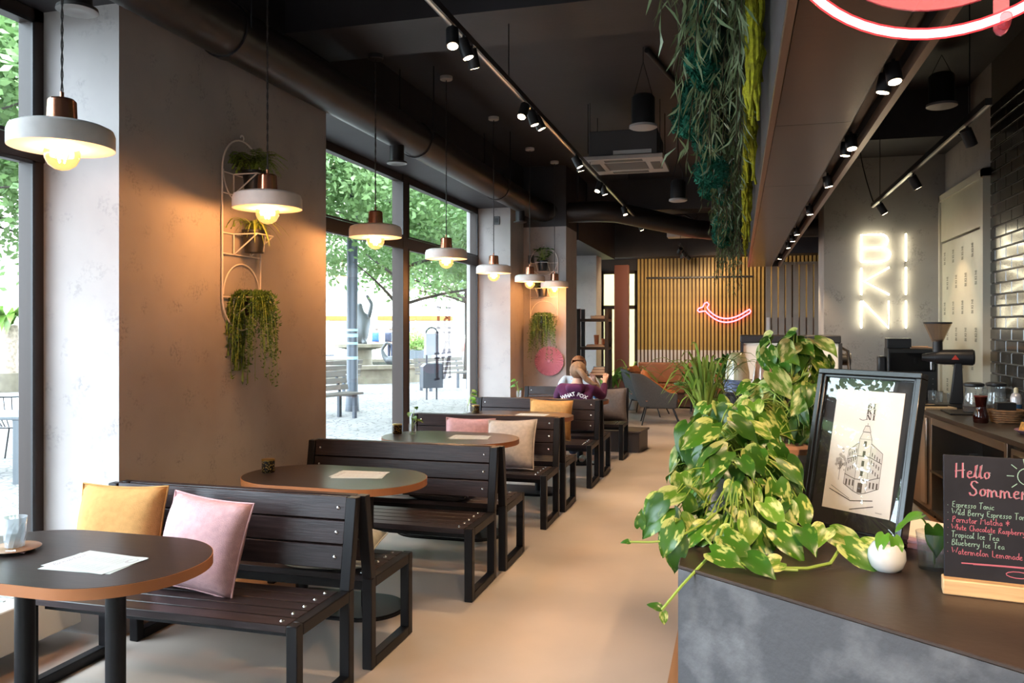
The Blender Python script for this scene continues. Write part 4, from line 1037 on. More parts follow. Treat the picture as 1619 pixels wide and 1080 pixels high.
MB().lathe([(.016,.214),(.015,.245),(.010,.255),(.001,.257)], 14).build('nozzle', mat('nozzle_cream', (.7,.65,.45), .5), ca)
cbd = thing('chopping_board', 'pale wooden chopping board with a black knife on the back bar', 'board', (1.66,7.92,.90), R(10))
MB().box(-.13,.13,-.16,.16,0,.02).build('board', mat('maple', (.62,.47,.30), .5, var=.1, vs=8, st=(8,1,1)), cbd, .004)
MB().obox((.0,-.05,.027),(.20,.025,.014),(0,0,.1)).build('knife_handle', BLACKM, cbd, .004)
def tumbler(loc, h, label):
    t = thing('tumbler', label, 'glass', loc, group='tumblers beside the coffee grinder')
    MB().lathe([(.028,0),(.030,.004),(.034,h),(.0325,h),(.0285,.01),(.001,.01)], 20).build('glass_wall', CLEAR, t)
    MB().lathe([(.0345,h-.004),(.0345,h),(.032,h)], 20).build('rim', CLEAR, t)
for i, (x, y, h) in enumerate(((1.72,8.28,.13),(1.80,8.36,.12),(1.88,8.28,.11),(1.95,8.36,.13),(2.02,8.26,.11),(2.08,7.95,.12),(2.10,8.1,.12))):
    tumbler((x,y,.90), h, ('first','second','third','fourth','fifth','sixth','last')[i] + ' clear tumbler from the left in the row by the coffee grinder')
wt = thing('waffle_tray', 'small purple tray of waffle biscuits near the picture edge', 'tray', (1.90,6.15,.90), R(20))
MB().lathe([(.08,0),(.12,.03),(.116,.032),(.078,.004),(.001,.004)], 24).build('dish', mat('mauve_paper', (.40,.25,.36), .8), wt)
for k in range(5): MB().obox((-.06+.03*k,0,.045),(.012,.11,.07),(0,.35,.1*k)).build('waffle', mat('waffle', (.55,.30,.08), .7, var=.4, vs=60), wt)
def neon_glass(name, col, s):
    m = glass(name, (1,.75,.75), .6)
    nt = m.node_tree; e = nt.nodes.new('ShaderNodeEmission'); e.inputs[0].default_value = (*col,1); e.inputs[1].default_value = s
    mx = [n for n in nt.nodes if n.type == 'MIX_SHADER'][0]; tr = [n for n in nt.nodes if n.type == 'BSDF_TRANSPARENT'][0]
    m2 = nt.nodes.new('ShaderNodeMixShader'); m2.inputs[0].default_value = .4
    nt.links.new(tr.outputs[0], m2.inputs[1]); nt.links.new(e.outputs[0], m2.inputs[2]); nt.links.new(m2.outputs[0], mx.inputs[1])
    return m
# ---- neon ---------------------------------------------------------------------
NEW = glow('warm_white_neon', (1,.90,.62), 17)
def neon(name, label, parts, mt, loc, col=None, r=.0085, rz=0):
    t = thing(name, label, 'neon sign', loc, rz)
    for nm, pts, closed in parts:
        o = MB().tube([(p[0],-.045,p[1]) for p in pts], r, 10, closed=closed).build(nm, mt, t)
        ends = [pts[0], pts[len(pts)//2]]
        for e in ends: MB().cyl((e[0],-.04,e[1]),(e[0],-.001,e[1]),.004,6).build('standoff', BLACKM, o)
    return t
# letters laid out in metres on the pillar face (facing the camera side)
X0, Z0 = 1.335, 1.60
lw, lh, rowp = .300, .305, .372
B = [(0,0),(0,lh),(.20,lh)] + arc(.20,lh*.76,lh*.24,90,-90,8,.075) + arc(.20,lh*.26,lh*.26,90,-90,8,.10)[1:] + [(0,0)]
def up(pts, dx, dz): return [(a+dx,b_+dz) for a,b_ in pts]
z3, z2, z1_ = rowp*2, rowp, 0
parts = [('letter_b', up(B,0,z3), False), ('letter_b_bar', up([(0,lh*.52),(.20,lh*.52)],0,z3), False),
         ('letter_i', up([(.46,0),(.46,lh)],0,z3), False), ('letter_k', up([(0,0),(0,lh)],0,z2), False), ('letter_k_arm', up([(.29,lh),(.03,lh*.5),(.29,0)],0,z2), False),
         ('letter_i', up([(.46,0),(.46,lh)],0,z2), False), ('letter_n', up([(0,0),(0,lh)],0,z1_), False), ('letter_n_diagonal', up([(.01,lh),(.285,0),(.285,lh)],0,z1_), False), ('letter_i', up([(.46,0),(.46,lh)],0,z1_), False)]
ns = neon('neon_sign', 'warm white neon letters in three rows on the grey pillar', parts, NEW, (X0,9.94,Z0))
# pink banana-shaped neon on the slat wall
up_ = bez((-.50,.10,0),(-.05,-.56,0),(.62,-.02,0),18); lo_ = bez((.66,-.10,0),(-.05,-.74,0),(-.58,.06,0),18)
ban = [(-.50,.10),(-.44,.20),(-.48,.27),(-.55,.24),(-.60,.12),(-.72,.06),(-.75,.0),(-.70,-.045),(-.58,-.02)]
outline = [(v.x, v.y) for v in up_[1:]] + [(.70,.03),(.73,-.03),(.70,-.09)] + [(v.x, v.y) for v in lo_[1:-1]] + [(-.58,-.02),(-.70,-.045),(-.75,.0),(-.72,.07),(-.60,.12),(-.55,.24),(-.48,.27),(-.43,.20),(-.48,.10)]
nb = neon('neon_sign', 'pink neon outline of a curved banana on the gold slat wall', [('tube', [(a*.70,b_*.62) for a,b_ in outline], True)], glow('pink_neon', (1,.13,.20), 6.5), (-.27,YB-.16,1.94), r=.013)
# round pink neon hanging from the bulkhead near the camera
nr = thing('round_neon_sign', 'round pink neon ring with a translucent disc at the top edge', 'neon sign', (.297,1.345,2.288), math.atan2(357.5,1290)*0 - R(10))
n_ = 64
MB().tube([(.236*math.cos(2*PI*i/n_),-.02,.236*math.sin(2*PI*i/n_)) for i in range(n_)], .0060, 12, closed=True).build('neon_core', glow('pink_ring_core', (1,.62,.60), 6), nr)
MB().tube([(.236*math.cos(2*PI*i/n_),-.02,.236*math.sin(2*PI*i/n_)) for i in range(n_)], .0088, 12, closed=True).build('neon_tube', neon_glass('red_neon_glass', (1,.06,.07), 2.2), nr)
ACR = glass('pink_acrylic', (.78,.32,.38), .8, body=.35, bodycol=(.55,.20,.25))
MB().lathe([(.001,0),(.196,0),(.196,.006),(.001,.006)], 56).build('disc', ACR, nr).rotation_euler = (R(90),0,0)
br_ = MB(); br_.add([(.066-.004,-.001,-.10),(.086-.004,-.001,-.10),(.082,-.001,-.237),(.078,-.001,-.244),(.072,-.001,-.247),(.066,-.001,-.244),(.062,-.001,-.237)], [(0,1,2,3,4,5,6)])
MB().slab(br_.v, (0,-.006,0)).build('bracket', ACR, nr)
MB().cyl((.076,-.008,-.232),(.076,-.03,-.228),.008,10).build('clip', ACR, nr)
for sx in (-.12,.12): MB().cyl((sx,-.003,.15),(sx,-.003,.312),.0015,5).build('hanging_wire', BLACKM, nr)
# grey slatted screen beside the pillar
scn = thing('slatted_screen', 'tall grey slatted screen between the gold wall and the sign pillar', 'screen', (.47,14.45,0))
GS = mat('grey_screen_board', (.34,.31,.27), .6)
MB().box(-.02,.06,-.03,.03,0,2.70).build('post', GS, scn); MB().box(.06,.86,-.03,.03,2.66,2.70).build('top_rail', GS, scn); MB().box(.86,.90,-.03,.03,0,2.70).build('post', GS, scn)
sl = MB().box(-.044,.044,-.012,.012,0,2.66).me('slat', GS)
for k in range(7): inst('slat', sl, scn, (.125+.112*k,0,0))
MB().box(.06,.86,.02,.03,0,1.77).build('backing', mat('screen_backing', (.36,.24,.17), .6), scn)
MB().box(-.01,.04,-.036,-.03,1.2,1.77).build('white_strip', WHITEM, scn)
# ================================================================ plants
def orient(tip, nrm):
    y = Vector(tip).normalized(); z = Vector(nrm); z = z - y*z.dot(y)
    z = z.normalized() if z.length > 1e-5 else y.orthogonal().normalized()
    x = y.cross(z)
    return Matrix((x, y, z)).transposed().to_euler()
LV = [leaf_mesh(.092,.062,'leaf',VARIEG,.22,.22), leaf_mesh(.095,.066,'leaf',VARIEG,.40,.30), leaf_mesh(.090,.060,'leaf',VARIEG2,.25,.26), leaf_mesh(.092,.064,'leaf',VARIEG2,.1,.2), leaf_mesh(.095,.064,'leaf',DEEPG,.30,.30), leaf_mesh(.090,.062,'leaf',DEEPG,.5,.2)]
rp_ = random.Random(21)
CAMV = Vector((0,0,1.62))
def pothos(t, origin, blobs, core, weights, extra=(), vines=()):
    o3 = Vector(origin); st = MB()
    def put(p, tip, nr, sc, me):
        inst('leaf', me, t, p - o3, orient(tip, nr), (sc,)*3)
    def pick():
        return rp_.choices(LV, weights)[0]
    for (c, rad, n, fill_) in blobs:
        c = Vector(c)
        for k in range(n):
            for _ in range(50):
                d = Vector((rp_.gauss(0,1), rp_.gauss(0,1), rp_.gauss(0,1))).normalized()
                toc = (CAMV - c).normalized()
                if d.dot(toc) > -.35: break
            rr = rp_.uniform(fill_, 1.0)
            p = c + Vector((d.x*rad[0], d.y*rad[1], d.z*rad[2]))*rr
            toc = (CAMV - p).normalized()
            sd = Vector((rp_.uniform(-1,1), rp_.uniform(-1,1), 0))
            tip = d*.55 + Vector((0,0,-.75)) + sd*.65
            nr = toc*.55 + Vector((0,0,.55)) + d*.4 + Vector((rp_.gauss(0,.3), rp_.gauss(0,.3), rp_.gauss(0,.3)))
            sc = rp_.uniform(.62,1.12)
            put(p, tip, nr, sc, pick())
            q = Vector(core) + Vector((rp_.gauss(0,.03), rp_.gauss(0,.03), rp_.uniform(-.04,.04)))
            mid = (p+q)/2 + Vector((0,0,.05))
            st.tube([v - o3 for v in bez(q, mid, p, 5)], .0017, 4)
    for (p, tip, nr, sc, k) in extra: put(Vector(p), tip, nr, sc, LV[k])
    for pts, rr in vines: st.tube([Vector(p) - o3 for p in pts], rr, 6)
    st.build('stems', STEMM, t)
POTM = mat('woven_pot', (.36,.35,.36), .8, bump=.5, bs=120, st=(1,1,6)); POTR = mat('terracotta_pot', (.42,.20,.12), .8, var=.1, vs=20)
SOIL = mat('soil', (.03,.02,.015), .95)
# A: cascading pothos at the counter corner
pa = thing('pothos_plant', 'large variegated trailing pothos spilling over the counter corner', 'plant', (-.01,2.24,1.10))
MB().lathe([(.07,0),(.085,.01),(.10,.13),(.095,.132),(.085,.05),(.001,.05)], 28).build('pot', POTM, pa)
MB().lathe([(.001,.115),(.096,.115)], 20).build('soil', SOIL, pa)
up3 = (0,-.4,.9)
exA = []
def ex(lst, px, tip, k=0, sc=1.0, nr=None):
    lst.append((px, tip, nr or ((CAMV-Vector(px)).normalized()*.7+Vector((0,0,.5))), sc, k))
for p, tip, k, sc in (((-.03,1.885,1.150),(.55,-.5,-.25),0,.95),((.085,1.955,1.155),(.5,-.6,-.35),1,.95),((.205,1.985,1.150),(.6,-.5,-.2),3,.95),((.225,1.90,1.145),(.6,-.35,-.35),0,.95),((.19,1.96,1.165),(-.3,-.6,-.2),2,.85),
                      ((-.055,1.80,1.135),(.75,-.45,-.1),0,.85),((.02,1.80,1.130),(.55,-.6,-.15),4,.8),((.085,1.80,1.125),(-.6,-.3,-.15),3,.65),((.14,1.95,1.165),(.2,-.8,-.2),5,.8),((.06,2.03,1.20),(.4,-.7,-.3),2,.95),
                      ((-.135,1.86,1.175),(-.35,-.3,-.8),0,.85),((-.165,1.90,1.22),(-.5,-.1,-.6),4,.8),((-.145,1.99,1.15),(-.4,-.2,-.85),0,.95),((-.185,2.02,1.20),(-.5,-.2,-.75),1,.8),((-.13,1.88,1.14),(-.1,-.4,-.9),5,.8),
                      ((-.215,1.86,1.165),(.1,-.2,.9),5,.42),((-.235,1.84,1.135),(-.8,-.2,.1),5,.22),((-.158,1.742,1.025),(-.9,-.1,.35),4,.30),((-.152,1.742,1.018),(.1,-.1,-1),3,.30),((.265,1.93,1.14),(.8,-.2,-.1),3,.75)):
    ex(exA, p, tip, k, sc)
vinA = [([(-.0,2.1,1.2),(-.08,1.95,1.16),(-.14,1.86,1.14),(-.19,1.85,1.135),(-.235,1.84,1.135)], .0026), ([(-.02,2.0,1.18),(-.05,1.83,1.13),(-.075,1.795,1.11),(-.115,1.765,1.07),(-.155,1.742,1.022)], .0034),
        ([(.0,2.05,1.15),(.02,1.86,1.115),(.07,1.80,1.112),(.14,1.815,1.112),(.19,1.86,1.114),(.22,1.92,1.14)], .0036), ([(-.08,1.9,1.15),(-.03,1.84,1.112),(.05,1.79,1.111),(.12,1.80,1.111)], .003), ([(.0,2.2,1.2),(.1,2.05,1.16),(.2,1.98,1.13)], .003)]
pothos(pa, (-.01,2.24,1.10), [((-.02,2.20,1.25),(.15,.14,.15),66,.55), ((-.085,2.27,1.33),(.10,.09,.10),24,.4), ((-.01,2.30,1.39),(.09,.07,.05),15,.3), ((.0,2.02,1.15),(.14,.10,.05),22,.3), ((-.14,2.06,1.17),(.055,.10,.09),16,.3), ((.075,2.16,1.19),(.09,.08,.06),16,.3)], (-.01,2.24,1.24), (4,3,3,2,2,2), exA, vinA)
# B: tall pothos in the grey pot
pb = thing('pothos_plant', 'tall bushy pothos in a grey woven pot behind the picture frame', 'plant', (.125,2.50,1.10))
MB().lathe([(.085,0),(.092,.006),(.104,.175),(.096,.176),(.090,.12),(.001,.12)], 40).build('pot', POTM, pb)
MB().lathe([(.1045,.160),(.106,.176),(.094,.177)], 40).build('pot_rim', POTR, pb)
MB().lathe([(.001,.15),(.094,.15)], 24).build('soil', SOIL, pb)
MB().cyl((.02,.05,.15),(.02,.05,.34),.008,10).build('moss_pole', mat('moss_pole', (.07,.05,.025), .95, var=.5, vs=60, bump=.8, bs=60), pb)
vinB = [([(.14,2.5,1.25),(.16,2.55,1.40),(.17,2.6,1.5),(.20,2.62,1.58)], .004), ([(.13,2.5,1.25),(.1,2.53,1.38),(.12,2.58,1.5)], .004), ([(.15,2.5,1.25),(.21,2.5,1.32),(.22,2.55,1.45)], .004)]
pothos(pb, (.125,2.50,1.10), [((.115,2.60,1.42),(.115,.09,.10),48,.3), ((.165,2.64,1.53),(.11,.07,.08),40,.2), ((.065,2.56,1.37),(.07,.07,.07),18,.3), ((.195,2.56,1.40),(.05,.06,.12),14,.3), ((.06,2.40,1.27),(.08,.04,.05),9,.3)], (.14,2.55,1.32), (3,2,4,3,2,2), (), vinB)
# spider plant and zz plant behind
def ribbon_plant(t, base, n, L, wd, mt, seed, spread=1.0, lift=.6, droop=.6, name='foliage', stuff=True):
    r = random.Random(seed); m = MB()
    for k in range(n):
        a = r.uniform(0,2*PI); l = L*r.uniform(.6,1.1); s_ = spread*r.uniform(.35,1)
        out = Vector((math.cos(a), math.sin(a), 0))
        p0 = Vector(base); p1 = p0 + out*l*.35*s_ + Vector((0,0,l*lift)); p2 = p0 + out*l*s_*.9 + Vector((0,0,l*(lift-droop*r.uniform(.4,1.2))))
        pts = bez(p0, p1, p2, 7)
        side = out.cross(Vector((0,0,1)))
        w_ = [wd*(.5+.5*math.sin(PI*min(1,.15+i/7*.85)))*(1 if i < 7 else .1) for i in range(8)]
        vs = []
        for p, ww in zip(pts, w_): vs += [p - side*ww/2 + Vector((0,0,ww*.2)), p, p + side*ww/2 + Vector((0,0,ww*.2))]
        m.add(vs, [(3*i+j,3*i+j+1,3*i+j+4,3*i+j+3) for i in range(7) for j in range(2)])
    o = m.build(name, mt, t)
    if stuff: o['kind'] = 'stuff'
    return o
SPID = leafmat('spider_plant_leaf', (.20,.33,.04), (.45,.52,.13), 8, (.45,.6), st=(1,1,.3)); GRASSY = leafmat('grassy_leaf', (.17,.30,.035), (.34,.44,.08), 8, (.4,.7))
sp = thing('spider_plant', 'grassy light green plant arching behind the trailing pothos', 'plant', (-.105,2.78,1.10))
MB().lathe([(.06,0),(.075,.13),(.07,.13),(.06,.11),(.001,.11)], 24).build('pot', POTM, sp)
ribbon_plant(sp, (0,0,.12), 80, .40, .010, GRASSY, 5, .62, .95, .42)
# pale trailing leaf tips low at the left
zz = thing('zz_plant', 'dark green zz plant with upright leaflets standing beyond the spider plant', 'plant', (-.03,5.3,1.10))
MB().lathe([(.05,0),(.06,.10),(.055,.10),(.001,.09)], 20).build('pot', mat('dark_pot', (.03,.03,.032), .5), zz)
lz = leaf_mesh(.075,.034,'leaf',leafmat('zz_leaf', (.018,.070,.012), (.04,.12,.02), 8, (.3,.7), rough=.2),.15,.3,.02,6)
s = MB()
for k, (dx, dy, hh) in enumerate(((-.30,-.02,.10),(-.20,.03,.20),(-.05,.0,.24),(.05,.05,.2))):
    pts = bez((0,0,.09),(dx*.2,dy*.2,hh*.8+.09),(dx,dy,hh+.05),10); s.tube(pts,.006,6)
    for i in range(3,11):
        for sd in (-1,1):
            tdir = (pts[i]-pts[i-1]).normalized()
            inst('leaf', lz, zz, pts[i], orient(tdir*.6+Vector((sd*.5,-.35*sd,.15)), (0,-.7,.6)), (1,1,1))
s.build('stems', STEMM, zz)
# ---- greenery wall hanging along the bulkhead -----------------------------------
EUC = leafmat('eucalyptus_leaf', (.15,.23,.11), (.25,.33,.18), 10, (.3,.7), rv=.1); DKL = leafmat('dark_hanging_leaf', (.06,.11,.045), (.12,.19,.08), 10, (.3,.7), rv=.1)
TEAL = mat('teal_moss', (.02,.20,.135), .9, var=.5, vs=18); YEL = mat('yellow_amaranth', (.36,.36,.012), .85, var=.45, vs=30, bump=.6, bs=80)
def blade(m, p, d, L, W, r):
    d = Vector(d).normalized(); sd = d.cross(Vector((r.uniform(-1,1), r.uniform(-1,1), r.uniform(-.3,.3)))).normalized()
    b2 = p + d*L*.5 + sd*W*r.uniform(-1,1); e = p + d*L + sd*W*r.uniform(-2,2)
    m.add([p, b2 - sd*W/2, e, b2 + sd*W/2], [(0,1,2,3)])
def hanging(name, label, cat, loc, n, L, leafL, leafW, mt, seed, outx, yspan, dens=20, grp=None):
    r = random.Random(seed); t = thing(name, label, cat, loc, group=grp); m = MB(); s = MB()
    for k in range(n):
        y = r.uniform(-yspan,yspan); l = L*r.uniform(.5,1.1); o_ = -outx*r.uniform(.15,1)
        pts = bez((0,y,0), (o_*1.1,y+r.uniform(-.1,.1),.18*l), (o_*1.2,y+r.uniform(-.15,.15),-l), 10)
        s.tube(pts[::2], .0025, 4)
        for i in range(1,11):
            for q in range(max(1,dens//10)):
                p = pts[i]*(1-q/3)+pts[i-1]*(q/3)
                d = (pts[i]-pts[i-1]).normalized()*.5 + Vector((r.gauss(0,.45), r.gauss(0,.45), -.55))
                blade(m, p, d, leafL*r.uniform(.6,1.2), leafW*r.uniform(.7,1.2), r)
    m.v = [(min(v[0], .055), v[1], v[2]) for v in m.v]
    o = m.build('foliage', mt, t); o['kind'] = 'stuff'
    s.build('twigs', mat('twig', (.05,.04,.02), .9), t)
    return t
E1 = 'hanging eucalyptus on the bulkhead side'
hanging('eucalyptus_garland', 'hanging eucalyptus with long narrow leaves nearest the camera', 'greenery', (.09,3.7,3.72), 50, .78, .16, .014, EUC, 1, .36, .75, 30, E1)
hanging('eucalyptus_garland', 'hanging eucalyptus with long narrow leaves, second clump along the bulkhead', 'greenery', (.09,5.0,3.50), 34, .80, .15, .014, EUC, 2, .36, .65, 30, E1)
for i, (y, n, h, lab) in enumerate(((6.3,30,.85,'dark hanging foliage between the teal moss clumps'),(7.7,36,.95,'dark hanging foliage below the second yellow strands'),(9.3,40,1.0,'dark hanging foliage in the middle of the greenery'),(11.0,44,1.05,'dark hanging foliage towards the far end of the greenery'),(12.7,44,1.05,'dark hanging foliage at the far end of the bulkhead'))):
    hanging('foliage_garland', lab, 'greenery', (.09,y,3.72 if y < 12 else 3.30), n, h, .10, .017, DKL, 30+i, .34, .85, 30, 'dark foliage on the bulkhead side')
def moss(loc, rad, n, seed, label):
    r = random.Random(seed); t = thing('moss_clump', label, 'moss', loc, group='teal moss clumps on the bulkhead side'); m = MB()
    for c in range(9):
        cc = Vector((r.uniform(-.8,.2)*rad[0], r.uniform(-1,1)*rad[1], r.uniform(-1,1)*rad[2])); rr = min(rad)*r.uniform(.45,.7)
        for k in range(n//4):
            d = Vector((r.gauss(0,1),r.gauss(0,1),r.gauss(0,1))).normalized(); p = cc + d*rr*r.uniform(.6,1)
            s_ = .017; u = d.orthogonal().normalized()*s_*r.uniform(.5,1); v = d.cross(u)*r.uniform(.6,1)
            m.add([p-u, p+v+d*.01, p+u, p-v+d*.018], [(0,1,2),(0,2,3)])
    o = m.build('fronds', TEAL, t); o['kind'] = 'stuff'
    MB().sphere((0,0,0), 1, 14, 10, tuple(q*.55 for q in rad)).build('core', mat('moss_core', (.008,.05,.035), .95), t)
moss((-.13,5.0,3.30), (.17,.40,.20), 2200, 3, 'teal moss clump nearest the camera')
moss((-.19,6.5,3.15), (.22,.55,.30), 3000, 4, 'largest teal moss clump on the bulkhead')
moss((-.16,9.0,3.15), (.18,.45,.20), 2000, 5, 'teal moss clump in the middle of the bulkhead')
moss((-.15,11.6,2.95), (.18,.50,.20), 2000, 6, 'teal moss clump near the far end')
def amaranth(loc, n, L, seed, label):
    r = random.Random(seed); t = thing('amaranth_strands', label, 'greenery', loc, group='yellow amaranth strands on the bulkhead side')
    for k in range(n):
        x, y = r.uniform(-.055,.02), r.uniform(-.22,.22); l = L*r.uniform(.55,1.05)
        pts = [(x+r.uniform(-.012,.012), y+r.uniform(-.015,.015), -l*i/10) for i in range(11)]
        MB().tube(pts, [r.uniform(.012,.020) if i < 9 else .009 for i in range(11)], 6).build('strand', YEL, t)
amaranth((.10,4.35,3.42), 14, .72, 1, 'yellow amaranth strands nearest the camera')
amaranth((.10,6.1,3.30), 14, .66, 2, 'yellow amaranth strands beside the largest moss clump')
amaranth((.10,8.1,3.28), 13, .64, 3, 'yellow amaranth strands in the middle of the bulkhead')
amaranth((.115,10.6,3.30), 10, .60, 4, 'yellow amaranth strands towards the far end')
amaranth((.115,12.9,3.30), 10, .62, 5, 'yellow amaranth strands at the far end of the bulkhead')
# ---- wire wall planters -------------------------------------------------------------
WIRE = mat('white_wire', (.78,.72,.68), .5)
def wire_rack(name, label, loc, rz):
    t = thing(name, label, 'planter rack', loc, rz, group='white wire planter racks')
    w2_, h0, h1 = .21, .22, 1.02   # half width, bottom arc centre, top arc centre
    y = -.015
    P = [(x,y,z) for x,z in arc(0,h1,w2_,0,180,18)] + [(x,y,z) for x,z in arc(0,h0,w2_,180,360,18)]
    MB().tube(P, .0055, 8, closed=True).build('outer_loop', WIRE, t)
    MB().tube([(x,y,z) for x,z in arc(0,.235,w2_-.01,0,180,18)], .0045, 8).build('inner_arch', WIRE, t)
    MB().tube([(x,y,z) for x,z in arc(0,h1-.005,w2_-.01,180,360,18)], .0045, 8).build('inner_arch', WIRE, t)
    MB().tube([(.0+.018*math.cos(a),y,h1+w2_+.018+.018*math.sin(a)) for a in [R(-90+30*i) for i in range(10)]], .005, 6).build('hook', WIRE, t)
    for hz, nm in ((.22,.0),(.62,.0),(1.0,.0)):
        z = hz
        q = MB()
        q.tube([(-w2_,y,z),(w2_,y,z)], .0045, 8)
        q.tube([(-.09,y,z),(-.09,y-.17,z),(.09,y-.17,z),(.09,y,z)], .0045, 8)
        q.tube([(-.09,y,z-.13),(-.09,y-.17,z)], .0045, 8); q.tube([(.09,y,z-.13),(.09,y-.17,z)], .0045, 8)
        q.tube([(-.09,y,z),(-.09,y,z-.13)], .0045, 8); q.tube([(.09,y,z),(.09,y,z-.13)], .0045, 8)
        if z > .3: q.tube([(-w2_,y,z-.13),(w2_,y,z-.13)], .0045, 8)
        q.build('pot_holder', WIRE, t)
    return t
wire_rack('wire_planter_rack', 'tall white wire planter rack on the broad pier', (XW,4.61,1.585), R(90))
wire_rack('wire_planter_rack', 'tall white wire planter rack on the far pier above the pink fan', (-2.78,11.83,1.56), 0)
BPOT = mat('black_plastic_pot', (.012,.012,.013), .45)
def rack_pot(loc, name, label):
    t = thing(name, label, 'plant', loc, group='potted plants in the wire racks')
    MB().lathe([(.055,-.115),(.060,-.112),(.074,.012),(.079,.014),(.079,.03),(.073,.03),(.066,.01),(.001,.0)], 24).build('pot', BPOT, t)
    return t
def fern(t, base, n, L, mt, seed, lift=.55, droop=.9, stuff=True):
    r = random.Random(seed); m = MB(); st = MB()
    for k in range(n):
        a = r.uniform(0,2*PI); l = L*r.uniform(.6,1.1); out = Vector((math.cos(a),math.sin(a)*.7,0))
        pts = bez(base, Vector(base)+out*l*.35+Vector((0,0,l*lift)), Vector(base)+out*l*.95+Vector((0,0,l*(lift-droop*r.uniform(.5,1.1)))), 12)
        st.tube(pts[::3], .0014, 4)
        side = out.cross(Vector((0,0,1))).normalized()
        for i in range(2,13):
            ll = .030*(1-abs(i-6)/9)
            for sd in (-1,1):
                d = side*sd + (pts[i]-pts[i-1]).normalized()*.4
                p = pts[i]; e = p + d.normalized()*ll + Vector((0,0,-ll*.25)); n_ = (pts[i]-pts[i-1]).normalized()*ll*.22
                m.add([p-n_, e, p+n_], [(0,1,2)])
    o = m.build('fronds', mt, t); o['kind'] = 'stuff'
    st.build('stems', STEMM, t)
def trailing(t, base, n, L, mt, seed, rad=.07, spread=.10, leaf=.022):
    r = random.Random(seed); m = MB(); st = MB()
    for k in range(n):
        a = r.uniform(0,2*PI); out = Vector((math.cos(a), math.sin(a)*.7 - .25, 0)); l = L*r.choice((.35,.5,.6,.75,.9,1.1))*r.uniform(.8,1.1)
        b0 = Vector(base)+out*rad*.6
        pts = bez(b0, b0+out*(.06+spread*r.random())+Vector((0,0,.07)), b0+out*(.07+spread*r.random())+Vector((0,0,-l)), 16)
        st.tube(pts[::2], .0015, 4)
        for i in range(1,17):
            for q in range(3):
                p = pts[i]*(1-q/3)+pts[i-1]*(q/3)
                d = Vector((r.gauss(0,.8), r.gauss(0,.8), r.uniform(-.8,.35)))
                blade(m, p, d, leaf*r.uniform(.8,1.5), leaf*.55, r)
    o = m.build('foliage', mt, t); o['kind'] = 'stuff'
    st.build('stems', STEMM, t)
FERN = leafmat('fern_leaf', (.055,.085,.012), (.10,.15,.02), 14, (.3,.7), rv=.0); TRAIL = leafmat('trailing_leaf', (.045,.105,.016), (.10,.19,.03), 16, (.3,.7), rv=.0)
FERNB = leafmat('bronze_fern_leaf', (.12,.09,.02), (.16,.16,.03), 14, (.3,.7), rv=.0)
for z, kind in ((1.0,0),(.62,1),(.22,2)):
    p1 = (XW+.105, 4.61, 1.585+z); p2 = (-2.78, 11.725, 1.56+z)
    if kind == 0:
        t = rack_pot(p1, 'potted_fern', 'dark bushy fern at the top of the near wire rack'); fern(t, (0,0,.02), 90, .24, FERN, 3, .8, .8)
        t = rack_pot(p2, 'potted_plant', 'upright leafy green plant at the top of the far wire rack')
        lm = leaf_mesh(.08,.035,'leaf',DEEPG,.3,.25,.02,6); r = random.Random(5); s = MB()
        for k in range(34):
            a = r.uniform(0,2*PI); h = r.uniform(.04,.22); rr = r.uniform(.02,.11); p = Vector((rr*math.cos(a),rr*math.sin(a)*.7,h))
            s.tube([(0,0,.0),p], .002, 4); inst('leaf', lm, t, p, orient((math.cos(a),math.sin(a),-.3+r.random()*.9), (0,-.5,.8)), (1,1,1))
        s.build('stems', STEMM, t)
    elif kind == 1:
        t = rack_pot(p1, 'potted_spider_plant', 'striped spider plant in the middle of the near wire rack'); ribbon_plant(t, (0,0,.01), 46, .30, .012, SPID, 8, .9, .55, .75)
        t = rack_pot(p2, 'potted_fern', 'bronze green fern in the middle of the far wire rack'); fern(t, (0,0,.02), 70, .27, FERNB, 9, .5, .7)
    else:
        t = rack_pot(p1, 'potted_trailing_plant', 'trailing plant with long hanging stems at the bottom of the near wire rack'); trailing(t, (0,0,.02), 80, .50, TRAIL, 11)
        t = rack_pot(p2, 'potted_trailing_plant', 'trailing plant with hanging stems above the pink paper fan'); trailing(t, (0,0,.02), 70, .58, TRAIL, 12, .07, .14)
for o in list(bpy.data.objects):   # the leaves lie against the wall, not in it
    if o.type == 'MESH' and o.parent and o.parent.get('group') == 'potted plants in the wire racks' and o.name.split('.')[0] in ('fronds','foliage','stems'):
        near = o.parent.location.y < 8
        for v in o.data.vertices:
            if near: v.co.x = max(v.co.x, -.098 + .01*math.sin(v.index))
            else: v.co.y = min(v.co.y, .098 - .01*math.sin(v.index))
# pink paper fan -------------------------------------------------------------------------
fn = thing('paper_fan', 'round pleated pink paper fan hung on the far pier', 'decoration', (-2.70,11.80,1.105))
PF = mat('pink_tissue_paper', (.80,.36,.46), .8, trl=.15); n = 56; vs = [(0,-.012,0)]; fs = []
for i in range(n*2):
    a = PI*i/n; z = -.016 if i % 2 else .004; r_ = .222 if i % 2 else .214
    vs.append((r_*math.cos(a), z, r_*math.sin(a))); fs.append((0, 1+i, 1+(i+1)%(2*n)))
MB().add(vs, fs).build('pleats', PF, fn, ang=5)
MB().lathe([(.001,.018),(.022,.016),(.024,.010)], 20).build('centre_disc', PF, fn).rotation_euler = (R(90),0,0)
MB().cyl((0,0,.02),(0,0,.245),.0012,4).build('thread', WHITEM, fn)
